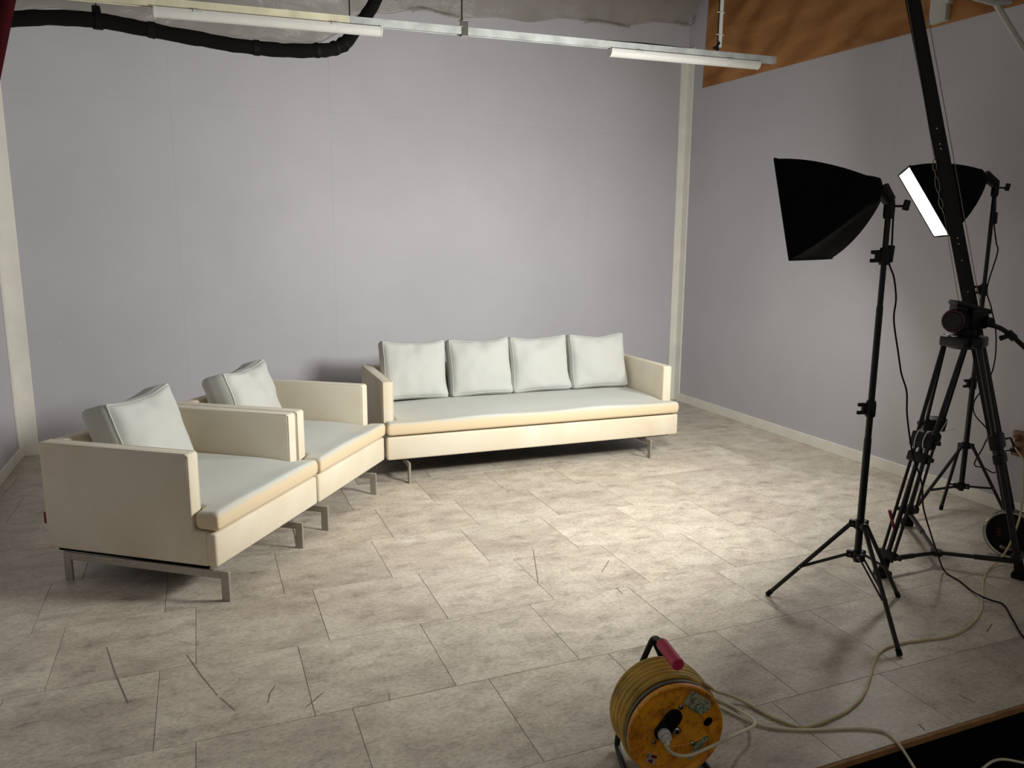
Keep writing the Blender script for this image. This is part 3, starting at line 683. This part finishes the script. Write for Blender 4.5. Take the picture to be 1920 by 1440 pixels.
bm = BM(); add_box(bm, (0, 0, .0), (.078, .06, .03), MJ, .006); obj('end_clamp', bm, 'grey_ring', CA)
bm = BM(); add_tube(bm, [MJ @ Vector((-.03, -.02, -.005)), MJ @ Vector((-.065, -.03, .0)), MJ @ Vector((-.075, -.03, -.05))], .006, 8); obj('clamp_handle', bm, 'black_plastic', CA)
for a_, b_ in (((1697, -20), (1752, 300)), ((1770, 400), (1797, 562))):
    bm = BM(); add_tube(bm, [JP(*a_), JP(*b_)], .0016, 6); obj('tension_wire', bm, 'wire_grey', CA)
bm = BM(); add_tube(bm, [JP(1731, -20), JP(1838, 572)], .002, 6); obj('tension_wire', bm, 'wire_grey', CA)
ch = [(1752, 300), (1753, 320), (1755, 332), (1760, 360), (1762, 372), (1766, 390), (1770, 402)]
for i in range(len(ch)-1):
    a, b = JP(*ch[i]), JP(*ch[i+1])
    dd = (b-a); m = (a+b)/2; x_ = (dd.cross(cr_n).normalized() if i % 2 == 0 else cr_n.copy()); pts = []
    for k in range(14):
        an = 2*PI*k/14; pts.append(m + x_*.0085*math.cos(an) + dd*.56*math.sin(an))
    bm = BM(); add_tube(bm, pts, .0025, 6, closed=True); obj('chain_link', bm, 'wire_grey', CA)
wn = (-VD-VR*.25).normalized()
bm = BM(); add_lathe(bm, wc, wn, [(0,-.012), (WR*.8,-.012), (WR*.86,-.02), (WR,-.018), (WR,.018), (WR*.97,.021), (WR*.84,.019), (WR*.80,.010), (.03,.010), (.03,.016), (0,.016)], 40); WP = obj('weight_plate', bm, 'black_rubber', CA)
bm = BM(); X_, Y_ = frame_of(wn); add_tube(bm, [wc+wn*.012+(X_*math.cos(k*PI/24)+Y_*math.sin(k*PI/24))*WR*.93 for k in range(48)], WR*.085, 8, closed=True); obj('plate_rim', bm, 'chrome', WP)
rt = Vector((RIGHT.x, RIGHT.y, 0)).normalized()
bm = BM(); add_tube(bm, spline([wc+wn*.010+rt*(WR*.62*math.cos(t))+up*(WR*.62*math.sin(t)) for t in [math.radians(x) for x in (235, 250, 265, 280, 295)]], 3), .009, 8); obj('grip_slot', bm, 'grey_ring', WP)
bm = BM()
for k, dz in enumerate((.028, .012, -.004)): add_box(bm, (0,0,0), (.018, .001, .008), Matrix.Translation(wc+wn*.0105-rt*WR*.5+up*dz) @ Matrix.Rotation(-YAW, 4, 'Z'))
obj('plate_print', bm, 'dark_red_print', WP)

# ------------------------------------------------------------------ ceiling services
RY = 4.6; rz = lambda x: 2.787+.0185*x
XE = PL(1452, 120, (0, RY, 0), (0, 1, 0)).x; XS = PL(655, 46, (0, RY, 0), (0, 1, 0)).x
RL = thing('ceiling_rail', 'galvanised steel channel rail hung from the ceiling in front of the back wall', 'rail', (1.3, RY, 2.7))
def rail(x0, x1, mat, w=.041):
    bm = BM(); h = .041/2; z0, z1 = rz(x0)+.02, rz(x1)+.02
    prof = [(-w/2, -h), (-.011, -h), (-.011, -h+.004), (-w/2+.003, -h+.004), (-w/2+.003, h-.003), (w/2-.003, h-.003), (w/2-.003, -h+.004), (.011, -h+.004), (.011, -h), (w/2, -h), (w/2, h), (-w/2, h)]
    add_prism(bm, prof, lambda a, b: Vector((x0, RY+a, z0+b)), lambda a, b: Vector((x1, RY+a, z1+b))); return obj('channel', bm, mat, RL, 0)
rail(-1.28, XS-.001, 'galvanised_lit', .043); rail(XS, XE, 'galvanised')
def rod(px, r, mat, name='hanger_rod', top=CEIL):
    x = PL(px, 48, (0, RY, 0), (0, 1, 0)).x; bm = BM(); add_tube(bm, [Vector((x, RY, rz(x)+.04)), Vector((x, RY, top))], r, 8); obj(name, bm, mat, RL); return x
rod(656, .0035, 'black_metal'); xr = rod(866, .004, 'black_metal')
bm = BM(); z = rz(xr)+.02
for dy in (-.025, .025): add_box(bm, (xr+.012, RY+dy, z+.012), (.036, .004, .085), I4, .001, 1)
add_box(bm, (xr+.004, RY, z+.056), (.052, .054, .004), I4, .001, 1); add_box(bm, (xr+.012, RY, z-.032), (.05, .054, .004), I4, .001, 1); add_lathe(bm, (xr, RY, z+.058), (0,0,1), [(0,.014), (.009,.012), (.009,0)], 6)
add_box(bm, (xr-.012, RY-.027, z+.035), (.02, .006, .03), I4, .001, 1); obj('beam_clamp', bm, 'chrome', RL)
xh = rod(1347, .004, 'black_metal')
bm = BM(); z = rz(xh)+.02; add_tube(bm, [Vector((xh-.045, RY-.02, z+.035)), Vector((xh-.02, RY-.02, z+.045)), Vector((xh, RY-.02, z+.075))], .009, 8); add_lathe(bm, (xh, RY, z+.03), (0,0,1), [(0,.02), (.011,.02), (.011,0)], 6); obj('rod_clip', bm, 'black_metal', RL)
bm = BM(); add_tube(bm, spline([Vector((XS+1.55, RY, rz(XS+1.55)+.042)), Vector((XS+1.9, RY-.002, rz(XS+1.9)+.048)), Vector((XS+2.15, RY-.002, rz(XS+2.1)+.045)), Vector((XS+2.35, RY, rz(XS+2.35)+.040))], 5), .005, 6); obj('loose_cable', bm, 'black_rubber', RL)
# white conduit beside the rod
cpd = Vector((xh+.028, RY+.01, 0)); CD = thing('conduit_pipe', 'white plastic conduit dropping from the ceiling beside the plywood sheet', 'conduit', (cpd.x, cpd.y, rz(xh)+.07))
bm = BM(); add_tube(bm, [Vector((cpd.x, cpd.y, rz(xh)+.075)), Vector((cpd.x, cpd.y, CEIL))], .013, 12); obj('pipe', bm, 'white_plastic', CD)
for dz in (.10, .24, .5): 
    bm = BM(); add_box(bm, (cpd.x-.012, cpd.y-.012, rz(xh)+.05+dz), (.06, .004, .006), I4, .001, 1); obj('cable_tie', bm, 'white_plastic', CD)
# two linear batten lights under the rail (switched off)
def batten(label, u0, v0, u1, v1):
    a, b = PL(u0, v0, (0, RY-.005, 0), (0,1,0)), PL(u1, v1, (0, RY-.005, 0), (0,1,0)); za, zb = rz(a.x)-.004, rz(b.x)-.004
    T = thing('batten_light', label, 'ceiling light', ((a.x+b.x)/2, RY, (za+zb)/2-.05), 'batten lights on the rail')
    arc = [(-.034, 0), (-.034, -.012)]+[(-.034*math.cos(t), -.012-.034*math.sin(t)) for t in [PI*k/10 for k in range(1, 10)]]+[(.034, -.012), (.034, 0)]
    bm = BM(); add_prism(bm, arc, lambda p, q: Vector((a.x+.008, RY+p, za+q)), lambda p, q: Vector((b.x-.008, RY+p, zb+q))); obj('diffuser_tube', bm, 'white_plastic', T, 20)
    bm = BM(); add_prism(bm, [(-.022, 0), (.022, 0), (.022, .0035), (-.022, .0035)], lambda p, q: Vector((a.x+.01, RY+p, za+q)), lambda p, q: Vector((b.x-.01, RY+p, zb+q))); obj('mount_plate', bm, 'grey_white_plastic', T, 0)
    for x, z, e in ((a.x, za, .008), (b.x-.008, zb, .008)):
        bm = BM(); add_prism(bm, [(p*1.06, q*1.05+.001) for p, q in arc], lambda p, q: Vector((x, RY+p, z+q)), lambda p, q: Vector((x+e, RY+p, z+q))); obj('end_cap', bm, 'white_plastic', T, 20)
    for f in (.18, .78):
        x = a.x+(b.x-a.x)*f; z = za+(zb-za)*f; bm = BM(); add_box(bm, (x, RY-.036, z-.006), (.05, .003, .014), I4, .001, 1); obj('mount_clip', bm, 'galvanised', T)
batten('white batten light under the paler half of the rail, above the armchairs', 288, 26, 716, 76)
batten('white batten light under the rail end that crosses the plywood sheet', 1143, 108, 1421, 134)
# black taped cable bundle looping behind the rail
DY = 5.1; dp = [PL(u, v, (0, DY, 0), (0, 1, 0)) for u, v in ((-60, 48), (25, 36), (100, 33), (180, 38), (250, 50), (350, 69), (450, 86), (530, 94), (590, 95), (632, 87), (658, 68), (676, 42), (700, 12), (722, -25), (740, -70))]
for i, p in enumerate(dp):
    if i > 8: p.y += .05*(i-8)
path = spline(dp, 7); rr = [.040+.004*noise.noise(Vector((i*.35, 0, 3.1)))+.002*noise.noise(Vector((i*1.7, 5, 0))) for i in range(len(path))]
path = [p+Vector((0, 0, .004*noise.noise(Vector((i*.5, 9, 2))))) for i, p in enumerate(path)]
CB = thing('cable_bundle', 'thick black taped cable bundle looping behind the ceiling rail', 'cable bundle', (dp[6].x, DY, dp[6].z))
bm = BM(); add_tube(bm, path, rr, 14); obj('bundle', bm, 'black_cloth', CB, 60)
for idx in (21, 30, 44, 56, 62, 66):
    bm = BM(); add_tube(bm, [path[idx], path[idx+1]], [rr[idx]*1.10, rr[idx+1]*1.13], 14); obj('tape_wrap', bm, 'black_rubber', CB)
sp = PL(180, 22, (0, DY, 0), (0,1,0)); bm = BM(); add_prism(bm, [(-.025, -.09), (.03, -.09), (.022, .03), (-.018, .03)], lambda p, q: Vector((sp.x+p, DY-.02, sp.z+q)), lambda p, q: Vector((sp.x+p, DY+.02, sp.z+q)), .004, 1); obj('hanging_strap', bm, 'black_cloth', CB)
bm = BM(); add_tube(bm, [Vector((sp.x+.002, DY, sp.z+.02)), Vector((sp.x+.002, DY, CEIL))], .004, 6); obj('strap_wire', bm, 'black_metal', CB)

# plastic sheeting draped across the top of the back wall
edge = [(-90, 10), (25, 18), (130, 22), (250, 42), (400, 68), (520, 84), (600, 84), (640, 66), (668, 34), (700, 23), (735, 25), (790, 22), (850, 33), (930, 36), (1000, 40), (1050, 38), (1110, 41), (1175, 52), (1230, 42), (1290, 49), (1305, 40), (1316, 22), (1345, 8), (1390, -14)]
def wallpt(u, v, out): return MB.inverted() @ PL(u, v, MB.translation+MB.col[1].to_3d()*out, MB.col[1].to_3d())
E_ = [wallpt(u, v, .10) for u, v in edge]; xs_ = [p.x for p in E_]
def low(x):
    for i in range(len(xs_)-1):
        if xs_[i] <= x <= xs_[i+1]:
            t = (x-xs_[i])/(xs_[i+1]-xs_[i]); return E_[i].z*(1-t)+E_[i+1].z*t
    return E_[-1].z
bm = BM(); nx, nz = 150, 26; X0, X1 = .02, min(xs_[-1], LB-.055); vv = []
for i in range(nx+1):
    x = X0+(X1-X0)*i/nx; zl = low(x); col = []
    for j in range(nz+1):
        s = j/nz; z = zl+(CEIL-.01-zl)*s**1.1
        out = .05+.10*math.sin(PI*min(1, s*1.3))**2*(.6+.4*noise.noise(Vector((x*.8, 0, 4)))) + .55*s**2.2
        f1 = noise.noise(Vector((x*1.6+z*1.3, z*2.2, 1.0))); f2 = noise.noise(Vector((x*5+z*3.4, z*6-x*1.5, 7.0))); f3 = noise.noise(Vector((x*13, z*9, 2.0)))
        out += .05*f1+.022*f2+.008*f3
        z2 = z+.02*noise.noise(Vector((x*3, 3, 3)))*(1-s)
        if j == 0: out += .03; z2 += .012
        col.append(bm.verts.new(MB @ Vector((x, max(.012, out), z2))))
    vv.append(col)
for i in range(nx):
    for j in range(nz): bm.faces.new((vv[i][j], vv[i+1][j], vv[i+1][j+1], vv[i][j+1]))
for hem in ([(772, 21), (800, 18), (830, 27), (862, 33)], [(1095, 42), (1120, 41), (1150, 46), (1182, 52)], [(1268, 42), (1284, 48), (1300, 44), (1304, 30)], [(560, 86), (590, 88), (615, 82)]):
    P_h = spline([MB @ wallpt(u, v, .13) for u, v in hem], 9)
    P_h = [p+Vector((.01*noise.noise(Vector((i*.8, 1, 2))), .012*noise.noise(Vector((i*.9, 5, 2))), .012*noise.noise(Vector((i*.7, 9, 2))))) for i, p in enumerate(P_h)]
    add_tube(bm, P_h, [.006+.016*abs(noise.noise(Vector((i*.6, 3, 8)))) for i in range(len(P_h))], 7)
single('plastic_sheet', bm, 'clear_plastic_sheet', 'crumpled translucent plastic sheeting draped along the top of the back wall', 'plastic sheet', smooth=70)

# dark red curtain edge in the upper left foreground
cz = V(12, 60, room(Vector((-1.7, 2.55, 0))))
CU = thing('curtain', 'dark red velvet curtain drawn aside at the stage front', 'curtain', (-1.1, cz.y, .0))
bm = BM(); ncol, nrow = 46, 30; g_ = []
ytop, xl = 3.9, -1.26
eT = V(38, -60, cz); eB = V(-4, 150, cz); sl = (eT.x-eB.x)/(eT.z-eB.z)
for j in range(nrow+1):
    z = .03+(ytop-.03)*j/nrow; r = []
    xr_ = eT.x+sl*(z-eT.z); xr_ = max(xl+.22, min(xr_, .2)) if z > 1.1 else xl+.22
    for i in range(ncol+1):
        s = i/ncol; x = xl+(xr_-xl)*s; amp = .028*(.5+.5*(xr_-xl))
        y = cz.y+(x-cz.x)*-.40+amp*math.sin(s*ncol*.62*PI*.5)+.01*noise.noise(Vector((s*6, z*1.5, 0)))
        r.append(bm.verts.new((x, y, z)))
    g_.append(r)
for j in range(nrow):
    for i in range(ncol): bm.faces.new((g_[j][i], g_[j][i+1], g_[j+1][i+1], g_[j+1][i]))
o = obj('curtain_cloth', bm, 'velvet_red', CU, 80); md = o.modifiers.new('thick', 'SOLIDIFY'); md.thickness = .004
bm = BM(); add_tube(bm, [Vector((xl-.02, cz.y+(xl-cz.x)*-.4, ytop+.01)), Vector((.35, cz.y+(.35-cz.x)*-.4, ytop+.01))], .015, 10); obj('curtain_rod', bm, 'black_metal', CU)

# ------------------------------------------------------------------ cable reel
RC = G(1266, 1369, .178); nrm = camxy(.20, -.98).normalized(); rgt = up.cross(nrm).normalized(); RR = .150
def RP(a, b, c): return RC+rgt*a+nrm*b+up*c      # a right, b towards the front, c up
RE = thing('cable_reel', 'orange cable reel with ochre cable, sockets and a red grip on the tiles', 'cable reel', (RC.x, RC.y, 0))
bm = BM(); add_lathe(bm, RC, nrm, [(0,-.004), (RR-.012,-.004), (RR-.004,-.010), (RR,-.006), (RR,.006), (RR-.003,.010), (RR-.010,.009), (RR-.016,.002), (RR*.80,.002), (RR*.79,.005), (RR*.62,.005), (RR*.61,.002), (0,.002)], 64); FL = obj('front_flange', bm, 'worn_orange_paint', RE)
bm = BM(); add_lathe(bm, RC-nrm*.166, nrm, [(0,-.004), (RR*.93,-.004), (RR*.95,0), (RR*.93,.005), (0,.005)], 48); obj('rear_flange', bm, 'black_metal', RE)
bm = BM(); add_lathe(bm, RC-nrm*.166, nrm, [(.085,.0), (.085,.166)], 40); obj('drum', bm, 'black_plastic', RE)
bm = BM(); add_lathe(bm, RC-nrm*.030, nrm, [(RR*.72,0), (RR*.985,0), (RR*1.0,.006), (RR*.985,.012), (RR*.72,.012)], 48); obj('grey_band', bm, 'grey_ring', RE)
bm = BM(); add_lathe(bm, RC-nrm*.018, nrm, [(RR*.72,0), (RR*.94,0), (RR*.94,.014), (RR*.72,.014)], 48); obj('inner_band', bm, 'black_plastic', RE)
bm = BM(); rc = .0098
for lay, (r0, turns, b0) in enumerate(((.118, 6, -.142), (.134, 6, -.150), (.149, 6, -.144))):
    for k in range(turns):
        bm_pts = []; bb = b0+k*.0200
        for q in range(64):
            an = 2*PI*q/64; wob = .0025*math.sin(an*3+k*1.3+lay)
            bm_pts.append(RP((r0+wob)*math.cos(an), bb+.008*math.sin(an+k)*.35, (r0+wob)*math.sin(an)))
        add_tube(bm, bm_pts, rc, 8, closed=True)
CO = obj('cable_coil', bm, 'cable_ochre', RE, 60)
# patches, sockets, plug, screws on the front flange
def disc_patch(poly, mat, name, h=.0035, parent=FL, b0=.002):
    bm = BM(); add_prism(bm, poly, lambda a, c: RP(a, b0, c), lambda a, c: RP(a, b0+h, c), .0006, 1); return obj(name, bm, mat, parent, 20)
def facepx(u, v):                                 # pixel -> (a, c) on the flange face
    p = PL(u, v, RC, nrm)-RC; return p.dot(rgt), p.dot(up)
def stad(c0, c1, r, n=8):
    d = Vector((c1[0]-c0[0], c1[1]-c0[1])); a0 = math.atan2(d.y, d.x); out = []
    for k in range(n+1): t = a0-PI/2+PI*k/n; out.append((c1[0]+r*math.cos(t), c1[1]+r*math.sin(t)))
    for k in range(n+1): t = a0+PI/2+PI*k/n; out.append((c0[0]+r*math.cos(t), c0[1]+r*math.sin(t)))
    return out
s0, s1 = facepx(1241, 1371), facepx(1262, 1343)
SKT = disc_patch(stad(s0, s1, .026), 'black_plastic', 'socket_panel', .008)
for s_ in (s0, s1):
    bm = BM(); add_lathe(bm, RP(s_[0], .010, s_[1]), nrm, [(.014,-.001), (.019,-.001), (.021,.002), (.019,.003), (.0165,.0)], 24); obj('socket', bm, 'black_rubber', SKT)
orange = [facepx(u, v) for u, v in ((1192, 1337), (1202, 1322), (1216, 1309), (1228, 1302), (1233, 1311), (1221, 1325), (1209, 1340), (1203, 1346))]
disc_patch(orange, 'bright_orange', 'orange_decal', .0016, b0=.0058)
disc_patch([facepx(u, v) for u, v in ((1279, 1315), (1297, 1292), (1331, 1313), (1331, 1325), (1315, 1338), (1300, 1333))], 'worn_green_sticker', 'worn_sticker', .0012, b0=.0056)
disc_patch([facepx(u, v) for u, v in ((1300, 1318), (1313, 1311), (1330, 1319), (1329, 1327), (1315, 1337), (1304, 1331))], 'torn_green_sticker', 'sticker_print', .0006, b0=.0070)
disc_patch([facepx(u, v) for u, v in ((1319, 1378), (1327, 1377), (1327, 1383), (1300, 1413), (1292, 1423), (1288, 1421), (1300, 1396))], 'torn_green_sticker', 'torn_sticker', .0012, b0=.0058)
ST = disc_patch([facepx(u, v) for u, v in ((1214, 1408), (1232, 1414), (1225, 1432), (1207, 1424))], 'sticker_white', 'printed_sticker', .0010, b0=.0058)
disc_patch([facepx(u, v) for u, v in ((1221, 1412), (1231, 1415), (1228, 1420), (1218, 1417))], 'dark_red_print', 'red_print', .0005, b0=.0069)
disc_patch([facepx(u, v) for u, v in ((1213, 1410), (1216, 1412), (1214, 1419), (1210, 1418))], 'grey_print', 'grey_print', .0005, b0=.0069)
disc_patch([facepx(u, v) for u, v in ((1213, 1422), (1223, 1421), (1221, 1429), (1215, 1426))], 'dark_red_print', 'red_print', .0005, b0=.0069)
h0 = facepx(1326, 1351); disc_patch(stad((h0[0]-.002, h0[1]-.002), (h0[0]+.002, h0[1]+.002), .012), 'black_void', 'grip_hole', .0008, b0=.0056)
for u, v, r in ((1276, 1324, .006), (1225, 1390, .006), (1297, 1392, .007), (1267, 1369, .011)):
    c = facepx(u, v); bm = BM(); add_lathe(bm, RP(c[0], .003, c[1]), nrm, [(r*1.3,0), (r*1.3,.002), (r,.0025), (r*.7,.006), (0,.007)], 16); obj('screw', bm, 'chrome', FL)
for a_, b_ in (((1222, 1440), (1262, 1416)), ((1278, 1400), (1352, 1364)), ((1246, 1402), (1292, 1393))):   # pressed ribs
    p, q = facepx(*a_), facepx(*b_); bm = BM(); add_tube(bm, [RP(p[0], .0025, p[1]), RP(q[0], .0025, q[1])], .003, 6); obj('pressed_rib', bm, 'worn_orange_paint', FL)
e0 = facepx(1222, 1341); ang = math.radians(52); bm = BM()
add_tube(bm, [RP(e0[0]+.022*math.cos(t)*math.cos(ang)-.008*math.sin(t)*math.sin(ang), .0045, e0[1]+.022*math.cos(t)*math.sin(ang)+.008*math.sin(t)*math.cos(ang)) for t in [2*PI*k/28 for k in range(28)]], .0008, 5, closed=True)
for k in range(6):                                 # worn, unreadable raised strokes
    t = -.015+.006*k; cx, cy = e0[0]+t*math.cos(ang), e0[1]+t*math.sin(ang); px, py = -math.sin(ang+.25*(-1)**k), math.cos(ang+.25*(-1)**k)
    add_tube(bm, [RP(cx+px*.004, .0045, cy+py*.004), RP(cx-px*.004, .0045, cy-py*.004)], .0008, 5)
obj('raised_emblem', bm, 'worn_orange_paint', FL)
# frame: rear A-frame, top bar with red grip, floor loop
gb, gf = RP(.005, -.165, .205), RP(.005, -.02, .205)
fr_pts = [RP(.005, -.06, .205), RP(.005, -.15, .205), RP(0, -.186, .196), RP(-.014, -.190, .17), RP(-.06, -.190, .05), RP(-.10, -.190, -.10), RP(-.112, -.186, -.150), RP(-.118, -.15, -.166), RP(-.13, -.02, -.167), RP(-.128, .06, -.167), RP(-.10, .095, -.167), RP(0, .105, -.167), RP(.10, .095, -.167), RP(.128, .06, -.167), RP(.13, -.02, -.167), RP(.118, -.15, -.166), RP(.112, -.186, -.150), RP(.10, -.190, -.10), RP(.06, -.190, .05), RP(.0, -.190, .19)]
bm = BM(); add_tube(bm, spline(fr_pts, 5), .0095, 10); obj('frame_tube', bm, 'black_metal', RE, 60)
bm = BM(); add_tube(bm, [RP(.005, -.14, .205), RP(.005, -.136, .205), RP(.005, -.028, .205), RP(.005, -.012, .205), RP(.005, -.010, .205)], [.017, .0195, .0195, .0195, .017], 8); obj('hand_grip', bm, 'red_plastic', RE, 20)
bm = BM(); add_tube(bm, [RP(0, -.19, 0), RP(0, .004, 0)], .012, 12); obj('axle', bm, 'black_metal', RE)
# plug and cords
pl = RP(s0[0], .010, s0[1])
PW = thing('power_plug', 'white round plug with its white cord, pushed into the orange reel', 'plug', (pl.x, pl.y, pl.z))
bm = BM(); add_lathe(bm, pl, nrm, [(0,0), (.018,0), (.0195,.004), (.0195,.014), (.015,.017), (.010,.018), (.010,.022), (.0155,.024), (.0155,.030), (.011,.033), (0,.033)], 28); obj('plug_body', bm, 'white_plastic', PW)
c0 = pl+nrm*.031
fp = lambda u, v, off: PL(u, v, RC+nrm*off, nrm)      # point in front of the flange
cA = [c0-nrm*.004, c0+nrm*.010-up*.006, fp(1249, 1398, .048), fp(1259, 1411, .045), fp(1277, 1417, .040), fp(1300, 1414, .034), fp(1345, 1394, .026), fp(1372, 1381, .022), G(1398, 1369, .062), G(1413, 1361, .045), G(1416, 1355, .036), G(1410, 1347, .026), G(1395, 1337, .012), G(1375, 1325, .006), G(1352, 1314, .006), G(1330, 1305, .006)]
bm = BM(); add_tube(bm, spline(cA, 8), .0052, 8); obj('plug_cord', bm, 'cord_white', PW, 60)
ER = lambda u, v, off: max((PL(u, v, (0, EDGE-off, 0), (0,1,0)), G(u, v, -.2135)), key=lambda p: p.z)     # against the riser or on the lower floor
bm = BM(); cB = [G(1344, 1322, .006), G(1364, 1332, .006), G(1400, 1350, .006), G(1422, 1358, .006), G(1450, 1364, .006), G(1500, 1368, .006), G(1550, 1367, .006), G(1600, 1365, .006), G(1645, 1368, .006), G(1666, 1376, .006), G(1681, 1389, .007), PL(1689, 1400, (0, EDGE-.022, 0), (0,1,0)), PL(1702, 1420, (0, EDGE-.045, 0), (0,1,0)), PL(1716, 1443, (0, EDGE-.075, 0), (0,1,0)), ER(1735, 1478, .11), ER(1775, 1486, .11), ER(1815, 1466, .08), ER(1842, 1441, .05), ER(1862, 1427, .035), ER(1885, 1424, .03), ER(1930, 1432, .03), ER(2000, 1440, .04)]
add_tube(bm, spline(cB, 8), .0048, 8); single('extension_cord', bm, 'cord_white', 'white cord running from the reel over the stage edge onto the dark floor', 'cord', smooth=60)
OW = lambda u, v, off: PL(u, v, MR @ Vector((0, off, 0)), MR.col[1].to_3d())     # point a little off the side wall
cb0 = RP(.10, -.07, .115)
cC = [cb0, RP(.13, -.05, .095), G(1342, 1296, .05), G(1372, 1306, .02), G(1400, 1319, .007), G(1440, 1341, .006), G(1470, 1354, .006), G(1500, 1363, .006), G(1530, 1359, .006), G(1560, 1347, .006), G(1592, 1330, .006), G(1618, 1304, .006), G(1632, 1268, .006), G(1640, 1240, .006), G(1655, 1219, .006), G(1690, 1206, .006), G(1740, 1199, .006), G(1780, 1193, .006), G(1812, 1178, .006), G(1836, 1152, .006), G(1842, 1126, .006), G(1843, 1095, .006), G(1852, 1070, .006), V(1875, 1048, wc-VD*.10), V(1890, 1027, wc-VD*.11), V(1902, 1000, wc-VD*.10), V(1912, 970, wc-VD*.08), V(1916, 945, wc-VD*.03), OW(1918, 918, .30), OW(1919, 890, .12), OW(1918, 862, .07), MR @ Vector((o_.x-.012, .068, o_.z-.005)), MR @ Vector((o_.x-.002, .060, o_.z+.034)), MR @ Vector((o_.x, .050, o_.z+.036))]
RCB = thing('reel_cable', 'beige cable snaking from the orange reel across the tiles to the wall outlet', 'cord', G(1690, 1206))
bm = BM(); add_tube(bm, spline(cC, 8), .0052, 8); obj('cable', bm, 'cord_beige', RCB, 60)
bm = BM(); add_tube(bm, [MR @ Vector((o_.x, .017, o_.z+.036)), MR @ Vector((o_.x, .046, o_.z+.036)), MR @ Vector((o_.x, .054, o_.z+.036))], [.017, .016, .009], 12); obj('cable_plug', bm, 'outlet_brown', RCB)
